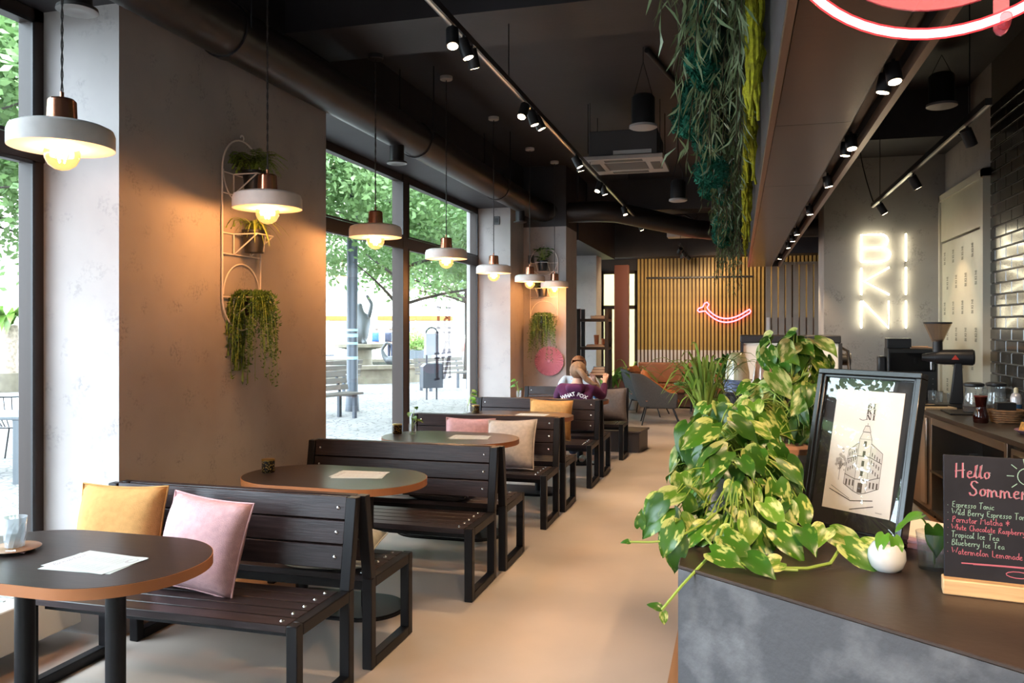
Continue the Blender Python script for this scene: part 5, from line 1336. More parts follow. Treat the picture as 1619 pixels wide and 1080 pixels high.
# ================================================================ table things
def tealight(loc, label):
    t = thing('tealight_holder', label, 'candle holder', loc, group='patterned tealight holders')
    MB().lathe([(.036,0),(.038,.003),(.038,.078),(.034,.078),(.034,.006),(.001,.006)], 28).build('holder', mat('black_gold_glass', (.018,.014,.010), .25, vs=120, col2=(.34,.22,.06), thr=(.56,.60), detail=1), t)
    MB().lathe([(.0385,.070),(.0392,.079),(.0355,.080)], 28).build('gold_rim', mat('gold', (.55,.38,.12), .3, 1), t)
    MB().lathe([(.030,.007),(.030,.03),(.001,.03)], 20).build('candle', WHITEM, t)
tealight((-2.70,4.30,.7505), 'black and gold tealight holder on the table by the broad pier')
tealight((-2.66,6.12,.7505), 'black and gold tealight holder on the third table beside a sprig vase')
tealight((-2.54,7.80,.7505), 'black and gold tealight holder on the fourth table')
def sprig_vase(loc, label, seed):
    t = thing('sprig_vase', label, 'vase', loc, group='small glass vases with pothos sprigs')
    MB().lathe([(.026,0),(.028,.003),(.032,.085),(.030,.085),(.026,.008),(.001,.008)], 20).build('tumbler', CLEAR, t)
    r = random.Random(seed); lm = leaf_mesh(.07,.05,'leaf',GREENL,.25); s = MB()
    for k in range(4):
        a = r.uniform(0,2*PI); e = Vector((.05*math.cos(a),.05*math.sin(a),.11+.035*k)); s.tube(bez((0,0,.01),(0,0,.1),e,5),.002,5)
        inst('leaf', lm, t, e, orient((math.cos(a),math.sin(a),-.2), (0,-.6,.8)), (.9,.9,.9))
    s.build('stem', STEMM, t)
sprig_vase((-2.52,6.10,.7505), 'small glass vase with a green sprig on the third table', 1)
sprig_vase((-2.64,7.84,.7505), 'small glass vase with a green sprig on the fourth table', 2)
sprig_vase((-2.58,9.62,.7505), 'small glass vase with a green sprig on the table of the two people', 3)
MENU = mat('menu_paper', (.52,.56,.53), .7, vs=16, col2=(.42,.52,.47), thr=(.62,.75)); MTXT = mat('menu_ink', (.25,.16,.22), .8)
def menu(loc, rz, label, n=2, txt=True):
    t = thing('menu_card', label, 'menu', loc, rz, group='paper menu cards on the tables')
    for k in range(n): MB().obox((.010*k,.006*k,.0006+.0012*k),(.21,.297,.001),(0,0,R(9*(n-1-k)))).build('sheet', MENU, t)
    top = .0012*n+.0003
    if txt:
        m = MB(); strokes(m, 'Breakfast', -.088, .100, .030, .0018, sq=1.15, slant=.3)
        for j in range(9):
            for c_ in range(2):
                x0 = -.088+.092*c_; m.ribbon([(x0,.075-.021*j,0),(x0+.04+.03*((j*7+c_)%3)/2,.075-.021*j,0)], .0012); m.ribbon([(x0,.067-.021*j,0),(x0+.075,.067-.021*j,0)], .0007)
        for i in range(3): m.ribbon([(.060+.03*math.cos(a)*(1-.15*i),-.118+.020*math.sin(a)*(1-.15*i),0) for a in [i+.4*q for q in range(12)]], .0012)
        MB().add([(v[0]+.010*(n-1),v[1]+.006*(n-1),top) for v in m.v], m.f).build('print', MTXT, t)
menu((-2.275,2.475,.7505), R(84), 'white breakfast menu card on the nearest table')
menu((-2.13,4.36,.7505), R(94), 'white menu card on the second table')
menu((-2.02,6.06,.7505), R(92), 'white menu card on the third table')
menu((-1.95,7.78,.7505), R(88), 'white menu card on the fourth table', 1)
sb_ = thing('sauce_bottle', 'small white bottle with a blue label on the table by the hoodie', 'bottle', (-1.60,9.42,.7505))
MB().lathe([(.026,0),(.029,.004),(.030,.09),(.022,.12),(.012,.135)], 20).build('bottle_body', WHITEM, sb_)
MB().lathe([(.0305,.03),(.0305,.075)], 20).build('label_band', mat('can_blue', (.05,.17,.45), .35), sb_)
MB().lathe([(.013,.134),(.012,.155),(.001,.157)], 14).build('cap', WHITEM, sb_)
# glass on a plate on the nearest table
pt = thing('side_plate', 'small brown-rimmed plate under the cut glass on the nearest table', 'plate', (-2.70,2.53,.7505))
MB().lathe([(.05,0),(.06,.002),(.092,.014),(.090,.016),(.058,.006),(.001,.005)], 36).build('dish', mat('speckled_glaze', (.48,.40,.36), .25, var=.3, vs=20), pt)
MB().lathe([(.090,.0135),(.093,.0145),(.090,.0165)], 36).build('rim', mat('brown_rim', (.20,.09,.03), .4), pt)
MB().tube([(-.06,-.05,.018),(.0,-.062,.012),(.06,-.05,.018)], .003, 6).build('spoon', BOLT, pt)
MB().obox((.03,-.02,.010),(.08,.05,.003),(.05,.1,.4)).build('napkin', mat('pink_paper', (.55,.27,.30), .8), pt)
cg = thing('cut_glass', 'empty patterned drinking glass on the small plate', 'glass', (-2.705,2.535,.7565))
n = 24; vs = []; prof = [(.032,.0),(.034,.004),(.036,.03),(.038,.06),(.041,.09),(.043,.118),(.044,.124)]
for r_, z in prof:
    for k in range(n):
        a = 2*PI*k/n + z*8; q = r_*(1 - (.05 if k % 2 and .003 < z < .10 else 0)); vs.append((q*math.cos(a), q*math.sin(a), z))
m = MB().add(vs, [(i*n+k, i*n+(k+1)%n, (i+1)*n+(k+1)%n, (i+1)*n+k) for i in range(len(prof)-1) for k in range(n)])
m.build('glass_wall', glass('cut_glass', (.90,.93,.95), 2.2, .03, body=.38, bodycol=(.80,.85,.9)), cg, ang=20)
MB().lathe([(.0415,.124),(.039,.06),(.033,.012),(.001,.012)], 24).build('inner_wall', CLEAR, cg)
# ================================================================ shelf near the far pier
sh = thing('shelf_rack', 'black open shelf rack with books and cups beside the far pier', 'shelf', (-2.24,13.1,0))
DW = mat('black_wood', (.022,.018,.018), .5)
for sx in (-.225,.225):
    for sy in (-.19,.19): MB().box(sx-.028,sx+.028,sy-.028,sy+.028,0,1.90).build('post', DW, sh)
for z in (.42,.84,1.29,1.74): MB().box(-.25,.25,-.21,.21,z-.045,z).build('shelf_board', DW, sh)
bc = [(.30,.10,.06),(.38,.22,.12),(.16,.20,.28),(.45,.38,.30),(.25,.12,.10)]
def book(loc, sz, col, rz, label, grp):
    t = thing('book', label, 'book', loc, rz, group=grp)
    MB().box(-sz[0]/2,sz[0]/2,-sz[1]/2,sz[1]/2,0,.004).box(-sz[0]/2,sz[0]/2,-sz[1]/2,sz[1]/2,sz[2]-.004,sz[2]).box(-sz[0]/2,-sz[0]/2+.004,-sz[1]/2,sz[1]/2,0,sz[2]).build('cover', mat('book_%d' % int(col[0]*100), col, .6), t)
    MB().box(-sz[0]/2+.004,sz[0]/2-.004,-sz[1]/2+.004,sz[1]/2-.004,.004,sz[2]-.004).build('pages', PAPER, t)
for i in range(3): book((-2.16+.01*i,12.98,.8405+.045*i), (.24-.02*i,.17,.044), bc[i], .1*i, ('lowest','middle','topmost')[i]+' book of the tall pile on the lower shelf of the rack', 'books on the shelf rack')
for i in range(2): book((-2.38,12.98,.8405+.03*i), (.10,.15,.029), bc[3+i], .1, ('lower','upper')[i]+' small book beside the tall pile on the shelf rack', 'books on the shelf rack')
for i in range(2): book((-2.20,12.98,1.2905+.02*i), (.30-.03*i,.2,.019), bc[3+i], .05, ('lower','upper')[i]+' flat book under the clay cup on the shelf rack', 'books on the shelf rack')
book((-2.14,13.0,1.7405), (.26,.2,.05), bc[0], 0, 'orange brown book lying on top of the shelf rack', 'books on the shelf rack')
def clay(loc, h, r, label):
    t = thing('clay_cup', label, 'cup', loc, group='clay cups on the shelf rack')
    MB().lathe([(r*.7,0),(r*.75,.004),(r*.85,h*.6),(r,h),(r*.9,h),(r*.7,.02),(.001,.02)], 20).build('cup_body', POTR, t)
    MB().lathe([(r,h-.004),(r*1.05,h),(r*.95,h+.002)], 20).build('rim', POTR, t)
clay((-2.19,12.98,1.3295), .15, .045, 'tall clay cup standing on two books in the shelf rack')
clay((-2.08,13.05,1.2905+.04), .09, .05, 'short clay cup beside the tall one in the shelf rack')
# low dark step behind the farthest bench
tag(MB().prism([(-2.3,10.50),(-1.22,10.50),(-1.16,10.95),(-2.3,10.95)], 0, .25).prism([(-2.3,10.48),(-1.20,10.48),(-1.14,10.97),(-2.3,10.97)], .25, .275).build('low_platform', mat('platform_brown', (.05,.035,.03), .45), None, .004), 'low dark wooden step behind the farthest bench', 'step')
# ================================================================ lounge at the back
OUTF = mat('charcoal_felt', (.066,.064,.062), .9, var=.15, vs=60, bump=.2, bs=200); ORG = mat('orange_velvet', (.50,.17,.055), .75, var=.12, vs=12); LEATH = mat('tan_leather', (.30,.115,.055), .5, var=.12, vs=6, bump=.05, bs=40)
def shell(t, name, mt, off, zlo, hs, th):
    # U-shaped wrap: plan curve from left arm front, round the back, to right arm front (front is +y)
    n = 28; vs = []
    for k in range(n+1):
        s = k/n
        a = R(200 + 140*s) if False else R(180 + 180*s)
        if s < .25: x, y = -.33-off, .30 - (s/.25)*.38
        elif s > .75: x, y = .33+off, -.08 + ((s-.75)/.25)*.38
        else:
            q = (s-.25)/.5; a = R(180 + 180*q); x, y = (.33+off)*math.cos(a), -.08 + (.30+off)*math.sin(a)
        bk_ = max(0, min(1, (.20 - y)/.42)); bk_ = bk_*bk_*(3-2*bk_)
        top = hs[0] + (hs[1]-hs[0])*bk_
        lean = .10*bk_*(1 if y < 0 else .4)
        cx, cy = x*.80, y*.85+.03
        vs += [(cx,cy,zlo), (x*.97,y-.02*bk_,(zlo+top)/2), (x*1.02,y-lean,top)]
    fs = [(3*k+j,3*k+j+1,3*k+j+4,3*k+j+3) for k in range(n) for j in range(2)]
    o = MB().add(vs, fs).build(name, mt, t, ang=70)
    so = o.modifiers.new('thick', 'SOLIDIFY'); so.thickness = th; so.offset = 0
    sb = o.modifiers.new('sub', 'SUBSURF'); sb.levels = 1; sb.render_levels = 2
    return o
def armchair(loc, rz, label):
    t = thing('armchair', label, 'armchair', loc, rz, group='charcoal and orange lounge armchairs')
    shell(t, 'shell', OUTF, .0, .27, (.54,.86), .03)
    shell(t, 'inner_upholstery', ORG, -.035, .33, (.545,.85), .04)
    c_ = cushion_mesh(.56,.56,.16,ORG,3).build('seat_cushion', ORG, t); bpy_merge(c_); c_.rotation_euler = (R(90),0,0); c_.location = (0,.06,.40)
    c_ = cushion_mesh(.46,.42,.15,ORG,4).build('back_cushion', ORG, t); bpy_merge(c_); c_.rotation_euler = (R(18),0,0); c_.location = (0,-.19,.70)
    for sx in (-1,1):
        for sy, yy in ((1,.26),(-1,-.24)):
            MB().cyl((sx*.22,yy*.85,.30),(sx*.31,yy*1.25+.02,0),.011,10).build('leg', BLACKM, t)
    MB().box(-.24,.24,-.2,.24,.27,.30).build('seat_base', BLACKM, t)
armchair((-1.28,13.75,0), R(-82), 'charcoal armchair with orange inside, nearest in the lounge')
armchair((-1.62,15.05,0), R(-100), 'second lounge armchair with orange sides behind the charcoal one')
sf = thing('banquette_sofa', 'long tan leather banquette sofa below the slat wall', 'sofa', (-.55,16.69,0))
for k in range(3):
    x0 = -1.45+1.0*k
    MB().box(x0+.01,x0+.99,.17,.33,.46,.88).build('back_cushion', LEATH, sf, .03, 3)
    MB().box(x0+.01,x0+.99,-.30,.17,.30,.46).build('seat_cushion', LEATH, sf, .03, 3)
MB().box(-1.44,1.54,-.27,.30,.03,.30).build('base', mat('sofa_plinth', (.10,.05,.035), .6), sf)
def lounge_table(loc, h, r, label):
    t = thing('side_table', label, 'table', loc, group='small round lounge tables')
    MB().lathe([(.001,h-.02),(r,h-.02),(r,h),(.001,h)], 32).build('table_top', mat('brown_wood', (.22,.10,.06), .4), t)
    for k in range(3): a = 2*PI*k/3; MB().cyl((r*.6*math.cos(a),r*.6*math.sin(a),h-.02),(r*.8*math.cos(a),r*.8*math.sin(a),0),.009,8).build('leg', BLACKM, t)
lounge_table((-.55,13.6,0), .50, .28, 'small round table with a pink cup behind the spider plant')
lounge_table((-.75,15.6,0), .52, .25, 'small round table before the tan sofa')
pc = thing('pink_cup', 'pink cup on the small round lounge table', 'cup', (-.62,13.5,.50))
MB().lathe([(.03,0),(.045,.01),(.05,.07),(.046,.07),(.04,.012),(.001,.012)], 20).build('cup_body', mat('pink_glaze', (.70,.36,.32), .3), pc)
MB().tube([(.045,0,.055),(.07,0,.05),(.07,0,.025),(.045,0,.02)], .006, 6).build('handle', mat('pink_glaze', (.70,.36,.32), .3), pc)
wv_ = thing('pink_pot', 'tiny pink pot with a yellow green sprig on the table by the sofa', 'plant', (-.78,15.55,.52))
MB().lathe([(.04,0),(.055,.02),(.055,.08),(.05,.08),(.001,.07)], 20).build('pot', mat('pink_glaze', (.70,.36,.32), .3), wv_)
fern(wv_, (0,0,.07), 16, .10, GREENL, 4, 1.0, .4)
# floor plants by the back window
PALM = leafmat('palm_leaf', (.14,.28,.05), (.24,.40,.08), 6, (.3,.7), rv=.0)
def floor_plant(loc, label, n, L, wd, seed, h=.35, spread=.9, mt=PALM):
    t = thing('floor_plant', label, 'plant', loc, group='floor plants by the back window')
    MB().lathe([(.13,0),(.15,.01),(.17,h),(.16,h),(.14,h-.04),(.001,h-.04)], 28).build('pot', mat('pale_pot', (.35,.33,.31), .7), t)
    ribbon_plant(t, (0,0,h-.04), n, L, wd, mt, seed, spread, .75, .55)
floor_plant((-2.30,15.2,0), 'broad leafed green plant behind the shelf rack', 40, .95, .07, 3)
floor_plant((-1.98,15.9,0), 'feathery palm beside the red brown post', 46, 1.05, .03, 4)
floor_plant((-2.05,13.75,0), 'reddish green plant low beside the shelf rack', 34, .62, .05, 6, .3, .8, leafmat('calathea_leaf', (.12,.16,.04), (.28,.09,.05), 8, (.5,.6), rv=.0))
# ================================================================ people
def skin(name, V, E, mt, parent, root=0, sub=2):
    me = bpy.data.meshes.new(name); me.from_pydata([v[0] for v in V], E, [])
    me.materials.append(mt)
    o = bpy.data.objects.new(name, me); C.objects.link(o); o.parent = parent
    sk = o.modifiers.new('skin', 'SKIN'); sk.use_smooth_shade = True; sk.branch_smoothing = .3
    if not me.skin_vertices: me.attributes
    for i, v in enumerate(V):
        d = me.skin_vertices[0].data[i]
        d.radius = v[1] if isinstance(v[1], tuple) else (v[1], v[1])
        d.use_root = (i == root)
    s_ = o.modifiers.new('sub', 'SUBSURF'); s_.levels = 1; s_.render_levels = sub
    return o
SKINM = mat('skin', (.62,.36,.27), .55)
def hand(V, E, w, d, up, side, k):
    # wrist index w, forward d, palm normal up; side gives the thumb direction
    wp_ = Vector(V[w][0]); d = Vector(d).normalized(); u = Vector(up).normalized(); s_ = d.cross(u).normalized()*side
    pm = len(V); V.append((wp_+d*.045, (.020*k,.030*k))); E.append((w,pm))
    for j, (off, ln) in enumerate(((-.026,.062),(-.009,.076),(.009,.080),(.026,.072))):
        b0 = wp_ + d*.078 + s_*off; i0 = len(V)
        V += [(b0,.0095*k), (b0+d*ln*.55+u*.006,.0085*k), (b0+d*ln*.95-u*.012,.007*k)]; E += [(pm,i0),(i0,i0+1),(i0+1,i0+2)]
    i0 = len(V); V += [(wp_+d*.035+s_*.035,.011*k), (wp_+d*.07+s_*.055-u*.01,.009*k)]; E += [(pm,i0),(i0,i0+1)]
def person(label, loc, rz, P, top, trousers, shoes, hair, build=1.0, skinm=None, long_sleeve=True, scale=1.0):
    t = thing('person', label, 'person', loc, rz); t.scale = (scale,)*3
    sm_ = skinm or SKINM
    J = {k: Vector(v) for k, v in P.items()}
    V = []; E = []; I = {}
    def v(n, p, r): I[n] = len(V); V.append((Vector(p), r))
    def e(a, b_): E.append((I[a], I[b_]))
    v('pel', J['pel'], (.145,.10)); v('sp', J['sp'], (.110,.075)); v('ch', J['ch'], (.115,.072)); v('nk', J['nk'], .048); v('jaw', J['jaw'], (.058,.066)); v('hd', J['hd'], (.074,.088)); v('cr', J['cr'], (.055,.066))
    for a, b_ in (('pel','sp'),('sp','ch'),('ch','nk'),('nk','jaw'),('jaw','hd'),('hd','cr')): e(a,b_)
    for s in 'LR':
        v('sh'+s, J['sh'+s], .040); v('el'+s, J['el'+s], .038); v('wr'+s, J['wr'+s], .026); e('ch','sh'+s); e('sh'+s,'el'+s); e('el'+s,'wr'+s)
        v('hp'+s, J['hp'+s], .082); v('kn'+s, J['kn'+s], .056); v('an'+s, J['an'+s], .036); v('to'+s, J['to'+s], (.035,.028)); e('pel','hp'+s); e('hp'+s,'kn'+s); e('kn'+s,'an'+s); e('an'+s,'to'+s)
        dr = J['wr'+s]-J['el'+s]
        hand(V, E, I['wr'+s], dr, (0,0,1) if abs(dr.normalized().z) < .8 else (0,1,0), 1 if s == 'L' else -1, 1.0)
    skin('body', V, E, sm_, t, I['pel'])
    # clothes: slightly larger skins over the same joints
    V2 = [(J['pel'],(.158,.118)),(J['sp'],(.142,.105)),(J['ch'],(.168,.118)),(J['ch']*.45+J['nk']*.55,(.075,.066))]; E2 = [(0,1),(1,2),(2,3)]
    for s in 'LR':
        i = len(V2); V2 += [(J['sh'+s],.072),(J['el'+s],.052)]; E2 += [(2,i),(i,i+1)]
        if long_sleeve: V2.append((J['wr'+s]*.9+J['el'+s]*.1,.042)); E2.append((i+1,i+2))
        else: V2[i+1] = (J['sh'+s]*.45+J['el'+s]*.55,.056)
    skin('top', V2, E2, top, t)
    V3 = [(J['pel'],(.156,.112)),(J['pel']*.7+J['sp']*.3,(.145,.104))]; E3 = [(0,1)]
    for s in 'LR':
        i = len(V3); V3 += [(J['hp'+s],.096),(J['kn'+s],.072),(J['an'+s]*.93+J['kn'+s]*.07,.056)]; E3 += [(0,i),(i,i+1),(i+1,i+2)]
    skin('trousers', V3, E3, trousers, t)
    for s in 'LR': skin('shoe', [(J['an'+s]+Vector((0,0,-.03)),.045),(J['an'+s]*.5+J['to'+s]*.5,.044),(J['to'+s],.036)], [(0,1),(1,2)], shoes, t)
    # hair and face
    hd = J['hd']; f_ = (J['to'+'L']-J['anL']); f_.z = 0; f_ = Vector(P.get('face', f_)).normalized(); sd = f_.cross(Vector((0,0,1)))
    upv = (J['cr']-J['jaw']).normalized()
    hc = J['hd'] - f_*.018 + upv*.028
    hm = MB().sphere(hc, .097, 18, 12, (1,1,1.05))
    hm.f = [f for f in hm.f if not ((sum((Vector(hm.v[i]) - hc for i in f), Vector())/len(f)).dot(f_) > .035 and (sum((Vector(hm.v[i]) - hc for i in f), Vector())/len(f)).dot(upv) < .045)]
    ho = hm.build('hair', hair, t); so = ho.modifiers.new('t','SOLIDIFY'); so.thickness = .012
    MB().tube([J['hd']+f_*.085-upv*.004, J['hd']+f_*.104-upv*.030, J['hd']+f_*.088-upv*.038], [.008,.012,.008], 8).build('nose', sm_, t)
    for s in (-1,1):
        MB().sphere(J['hd']+f_*.080+sd*s*.030+upv*.012, .011, 10, 8).build('eye', mat('eye_white', (.7,.7,.7), .3), t)
        MB().sphere(J['hd']+sd*s*.080-upv*.01-f_*.005, .022, 10, 8, (.6,.8,1.3)).build('ear', sm_, t)
    MB().tube([J['jaw']+f_*.068+sd*a*.02+upv*(.012+.004*a*a) for a in (-1,-.5,0,.5,1)], .004, 6).build('mouth', mat('lips', (.45,.16,.15), .5), t)
    return t, J, f_, upv
HOOD = mat('purple_hoodie', (.075,.008,.055), .9, var=.12, vs=20, bump=.2, bs=120); BLONDE = mat('ash_blonde_hair', (.22,.125,.07), .6, var=.35, vs=40, st=(1,1,.15), bump=.3, bs=120)
JEAN = mat('dark_jeans', (.03,.035,.06), .9); SHOE = mat('white_shoes', (.6,.6,.58), .6)
SIT = dict(pel=(0,0,.545), sp=(0,.02,.70), ch=(0,.07,.875), nk=(0,.10,1.0), jaw=(0,.135,1.045), hd=(0,.135,1.10), cr=(0,.115,1.155),
  shL=(-.175,.07,.93), shR=(.175,.07,.93), elL=(-.27,.26,.80), elR=(.26,.24,.82), wrL=(-.12,.46,.83), wrR=(.26,.42,.98),
  hpL=(-.10,.05,.53), hpR=(.10,.05,.53), knL=(-.12,.44,.50), knR=(.12,.44,.50), anL=(-.12,.46,.085), anR=(.12,.46,.085), toL=(-.12,.60,.04), toR=(.12,.60,.04), face=(-.3,1,0))
w1, J, f_, upv = person('person in a purple hoodie with a ponytail sitting with back to camera', (-1.74,8.93,0), 0, SIT, HOOD, JEAN, SHOE, BLONDE)
skin('hood', [((-.10,.02,.955),.040),((-.06,-.035,.935),.052),((0,-.055,.92),.060),((.06,-.035,.935),.052),((.10,.02,.955),.040)], [(0,1),(1,2),(2,3),(3,4)], HOOD, w1, 2)
skin('ponytail', [((0,.045,1.135),.030),((.04,.0,1.135),.034),((.085,-.03,1.09),.036),((.13,-.03,1.03),.032),((.20,-.02,.985),.022),((.25,-.02,.98),.010)], [(0,1),(1,2),(2,3),(3,4),(4,5)], BLONDE, w1)
m = MB()
PRT = mat('white_print', (.75,.72,.74), .8)
for tx, x, rz_ in (('WHAT',-.075,R(18)),('FOX',.085,R(-22))):
    tm_ = text_mb(tx, .058, .002); M_ = Matrix.Translation((x,0,.835-.0)) @ Matrix.Rotation(-rz_*-1,4,'Y') if False else None
    cc, ss = math.cos(rz_), math.sin(rz_)
    m.add([(x+v[0]*cc-v[1]*ss, -.088+abs(x+v[0])*.28, .850+v[0]*ss+v[1]*cc) for v in tm_.v], tm_.f)
for k in range(3):
    c0 = (-.045+.045*k, .805+.006*(k == 1)); pts = []
    for q in range(10):
        rr = .016 if q % 2 == 0 else .007; a = R(90+36*q); pts.append((c0[0]+rr*math.cos(a), -.092+abs(c0[0])*.2, c0[1]+rr*math.sin(a)))
    m.add(pts, [tuple(range(10))])
m.add([(-.06,-.085,.772),(.06,-.085,.772),(.06,-.085,.782),(-.06,-.085,.782)], [(0,1,2,3)])
m.build('back_print', PRT, w1)
LBLUE = mat('pale_blue_shirt', (.50,.56,.62), .9, var=.08, vs=20); AUB = mat('auburn_hair', (.30,.12,.045), .6, var=.3, vs=40, st=(1,1,.15))
S2 = {k: v for k, v in SIT.items()}
S2.update(elL=(-.30,.28,.80), wrL=(-.26,.46,.97), elR=(.25,.26,.78), wrR=(.10,.45,.80), face=(0,1,0))
S2 = {k: (v[0], v[1], v[2]+(.03 if k in ('ch','nk','jaw','hd','cr','shL','shR') else 0)) for k, v in S2.items()}
person('person in a pale blue shirt facing the camera behind the hoodie', (-1.90,10.06,0), PI, S2, LBLUE, JEAN, SHOE, AUB, long_sleeve=False)
# ================================================================ outside
BARK = mat('bark', (.05,.04,.032), .95, var=.3, vs=8, bump=.6, bs=20)
TLEAF = leafmat('tree_leaf', (.105,.205,.055), (.25,.37,.15), 1.2, (.35,.7), trl=.40, rough=.5, rv=.0)
def tree(label, loc, h, rad, trunk_h, n, seed, leaf=.15, r0=.13, grp='street trees', shape=1.0, col=TLEAF):
    r = random.Random(seed); t = thing('street_tree', label, 'tree', loc, group=grp)
    s = MB()
    s.tube([(0,0,0),(.05,.02,trunk_h*.5),(.0,.05,trunk_h),(.1,0,h*.75)], [r0*1.2,r0,r0*.85,r0*.3], 12)
    tips = []
    for k in range(26):
        a = r.uniform(0,2*PI); z0 = r.uniform(trunk_h*.85,h*.7); rr = rad*r.uniform(.5,.95)
        e = Vector((rr*math.cos(a), rr*math.sin(a), z0+r.uniform(.0,.35)*h*.4))
        s.tube(bez((0,0,z0),(e.x*.4,e.y*.4,z0+.5),e,6), [r0*.34*(1-i/7) for i in range(7)], 6); tips.append(e)
    s.build('trunk', BARK, t)
    m = MB(); ch = (h+trunk_h)/2; hh = (h-trunk_h)/2
    cl = []
    for k in range(110):
        d = Vector((r.gauss(0,1),r.gauss(0,1),r.gauss(0,1))).normalized()*r.uniform(.45,1)**.6
        cl.append(Vector((d.x*rad, d.y*rad, ch+d.z*hh)))
    for k in range(n):
        c_ = r.choice(cl); p = c_ + Vector((r.gauss(0,.42),r.gauss(0,.42),r.gauss(0,.26)))
        d = Vector((r.gauss(0,1),r.gauss(0,1),r.gauss(-.4,.6))).normalized(); sd = d.cross(Vector((r.gauss(0,1),r.gauss(0,1),r.gauss(0,1)))).normalized()
        L = leaf*r.uniform(.7,1.3)
        m.add([p, p+d*L*.45-sd*L*.26, p+d*L, p+d*L*.45+sd*L*.26], [(0,1,2,3)])
    o = m.build('foliage', col, t); o['kind'] = 'stuff'
tree('leafy green street tree just outside the second window', (-7.30,17.0,-.1), 8.5, 4.0, 2.45, 52000, 1, .135)
tree('tall green street tree outside the second window to the left', (-9.8,12.0,-.1), 9.0, 3.6, 2.7, 44000, 2, .135)
tree('green street tree farther right behind the window lettering', (-8.6,25.5,-.1), 9.5, 4.2, 2.7, 36000, 3, .18)
tree('green street tree outside the nearest window', (-11.5,7.6,-.1), 9.5, 4.0, 2.7, 44000, 4, .14)
tree('green tree standing behind the entrance side of the street', (-2.6,-11.5,-.1), 9.5, 4.2, 2.6, 9000, 5, .2)
tree('green tree at the right of the entrance side', (3.6,-12.5,-.1), 9.0, 4.0, 2.2, 8000, 6, .2)
tree('green tree opposite the nearest window, far along the street', (-14.0,1.0,-.1), 9.0, 4.0, 2.6, 8000, 8, .2)
GREYM = mat('grey_street_metal', (.065,.075,.092), .5, .2); WOODG = mat('weathered_bench_wood', (.11,.095,.08), .8)
lp = thing('lamp_post', 'grey street lamp post outside the window', 'lamp post', (-7.55,15.1,-.1))
MB().tube([(0,0,0),(0,0,.3),(0,0,.32),(0,0,5.5)], [.14,.13,.115,.10], 18).build('pole', GREYM, lp)
MB().lathe([(.05,5.45),(.25,5.5),(.22,5.75),(.05,5.85)], 20).build('lantern', GREYM, lp)
st = MB()
for z, wd in ((1.35,.05),(1.5,.07),(1.62,.05),(1.05,.06)): st.lathe([(.1165,z),(.1165,z+wd)], 18)
st.build('stickers', mat('sticker_blue', (.35,.55,.62), .6), lp)
def park_bench(loc, rz, label):
    t = thing('park_bench', label, 'bench', loc, rz, group='street benches')
    for sx in (-.65,.65):
        MB().box(sx-.03,sx+.03,-.25,-.19,0,.44).box(sx-.03,sx+.03,.16,.22,0,.44).box(sx-.03,sx+.03,-.25,.22,.40,.44).build('leg_frame', GREYM, t)
        MB().bar((sx,.17,.42),(sx,.30,.86),.05,.03).build('back_support', GREYM, t)
    for k in range(4): MB().box(-.85,.85,-.25+.115*k,-.15+.115*k,.44,.475).build('seat_slat', WOODG, t)
    for k in range(3): MB().obox((0,.185+.035*k,.56+.125*k),(1.7,.03,.095),(R(-15),0,0)).build('back_slat', WOODG, t)
park_bench((-7.35,13.4,-.1), R(70), 'wooden street bench at the left edge of the second window')
park_bench((-7.7,20.9,-.1), R(60), 'wooden street bench seen beside the mirrored window lettering')
park_bench((-9.9,18.6,-.1), R(250), 'grey street bench behind the lamp post')
bn = thing('litter_bin', 'grey litter bin with a dispenser on a double post', 'bin', (-6.93,17.95,-.1), R(35))
for sx in (-.12,.12): MB().cyl((sx,0,0),(sx,0,1.5),.022,10).build('post', GREYM, bn)
MB().slab([(-.24,-.15,.28),(.24,-.15,.28),(.24,-.15,.85),(-.16,-.15,.85),(-.24,-.15,.78)], (0,.30,0)).build('bin_body', GREYM, bn, .01)
MB().box(-.16,.16,-.08,.08,1.05,1.55).build('dispenser', mat('pale_dispenser', (.45,.46,.5), .5), bn, .01)
MB().tube([(x,0,z) for x,z in arc(0,1.55,.14,0,180,10)], .02, 8).build('top_hoop', GREYM, bn)
# fountain
STONE = mat('pale_stone', (.17,.145,.105), .85, var=.2, vs=4)
fo = thing('fountain', 'pale stone fountain basin with bronze figures on the square', 'fountain', (-11.9,24.4,-.1))
MB().lathe([(2.5,0),(2.5,.42),(2.62,.44),(2.62,.55),(2.3,.55),(2.3,.2),(.001,.2)], 40).build('basin', STONE, fo)
MB().lathe([(.5,.2),(.38,.5),(.36,.95),(.85,1.05),(.85,1.15),(.001,1.15)], 28).build('pedestal', STONE, fo)
MB().lathe([(.001,.45),(2.3,.45)], 40).build('water', glass('fountain_water', (.8,.9,.95), 1), fo)
BRZ = mat('bronze_statue', (.055,.06,.062), .5, .3)
skin('statue', [((0,0,1.35),.26),((.06,0,1.65),.25),((.02,0,1.95),.27),((-.02,0,2.28),.09),((-.06,-.03,2.50),.15),((.28,.05,2.05),.08),((.40,.0,2.45),.06),((.25,-.1,2.75),.05),((-.25,.0,1.95),.08),((-.45,-.05,1.65),.06),((.16,-.1,1.2),.10),((-.15,.12,1.2),.10),((.3,-.25,1.18),.07),((-.35,.2,1.18),.07)], [(0,1),(1,2),(2,3),(3,4),(2,5),(5,6),(6,7),(2,8),(8,9),(0,10),(10,12),(0,11),(11,13)], BRZ, fo)
skin('swan_figure', [((1.7,-1.3,.62),.16),((2.0,-1.3,.66),.13),((1.45,-1.3,.75),.09),((1.35,-1.3,1.0),.05),((1.5,-1.3,1.22),.05),((1.65,-1.3,1.15),.04),((2.3,-1.3,.60),.06)], [(0,1),(0,2),(2,3),(3,4),(4,5),(1,6)], BRZ, fo)
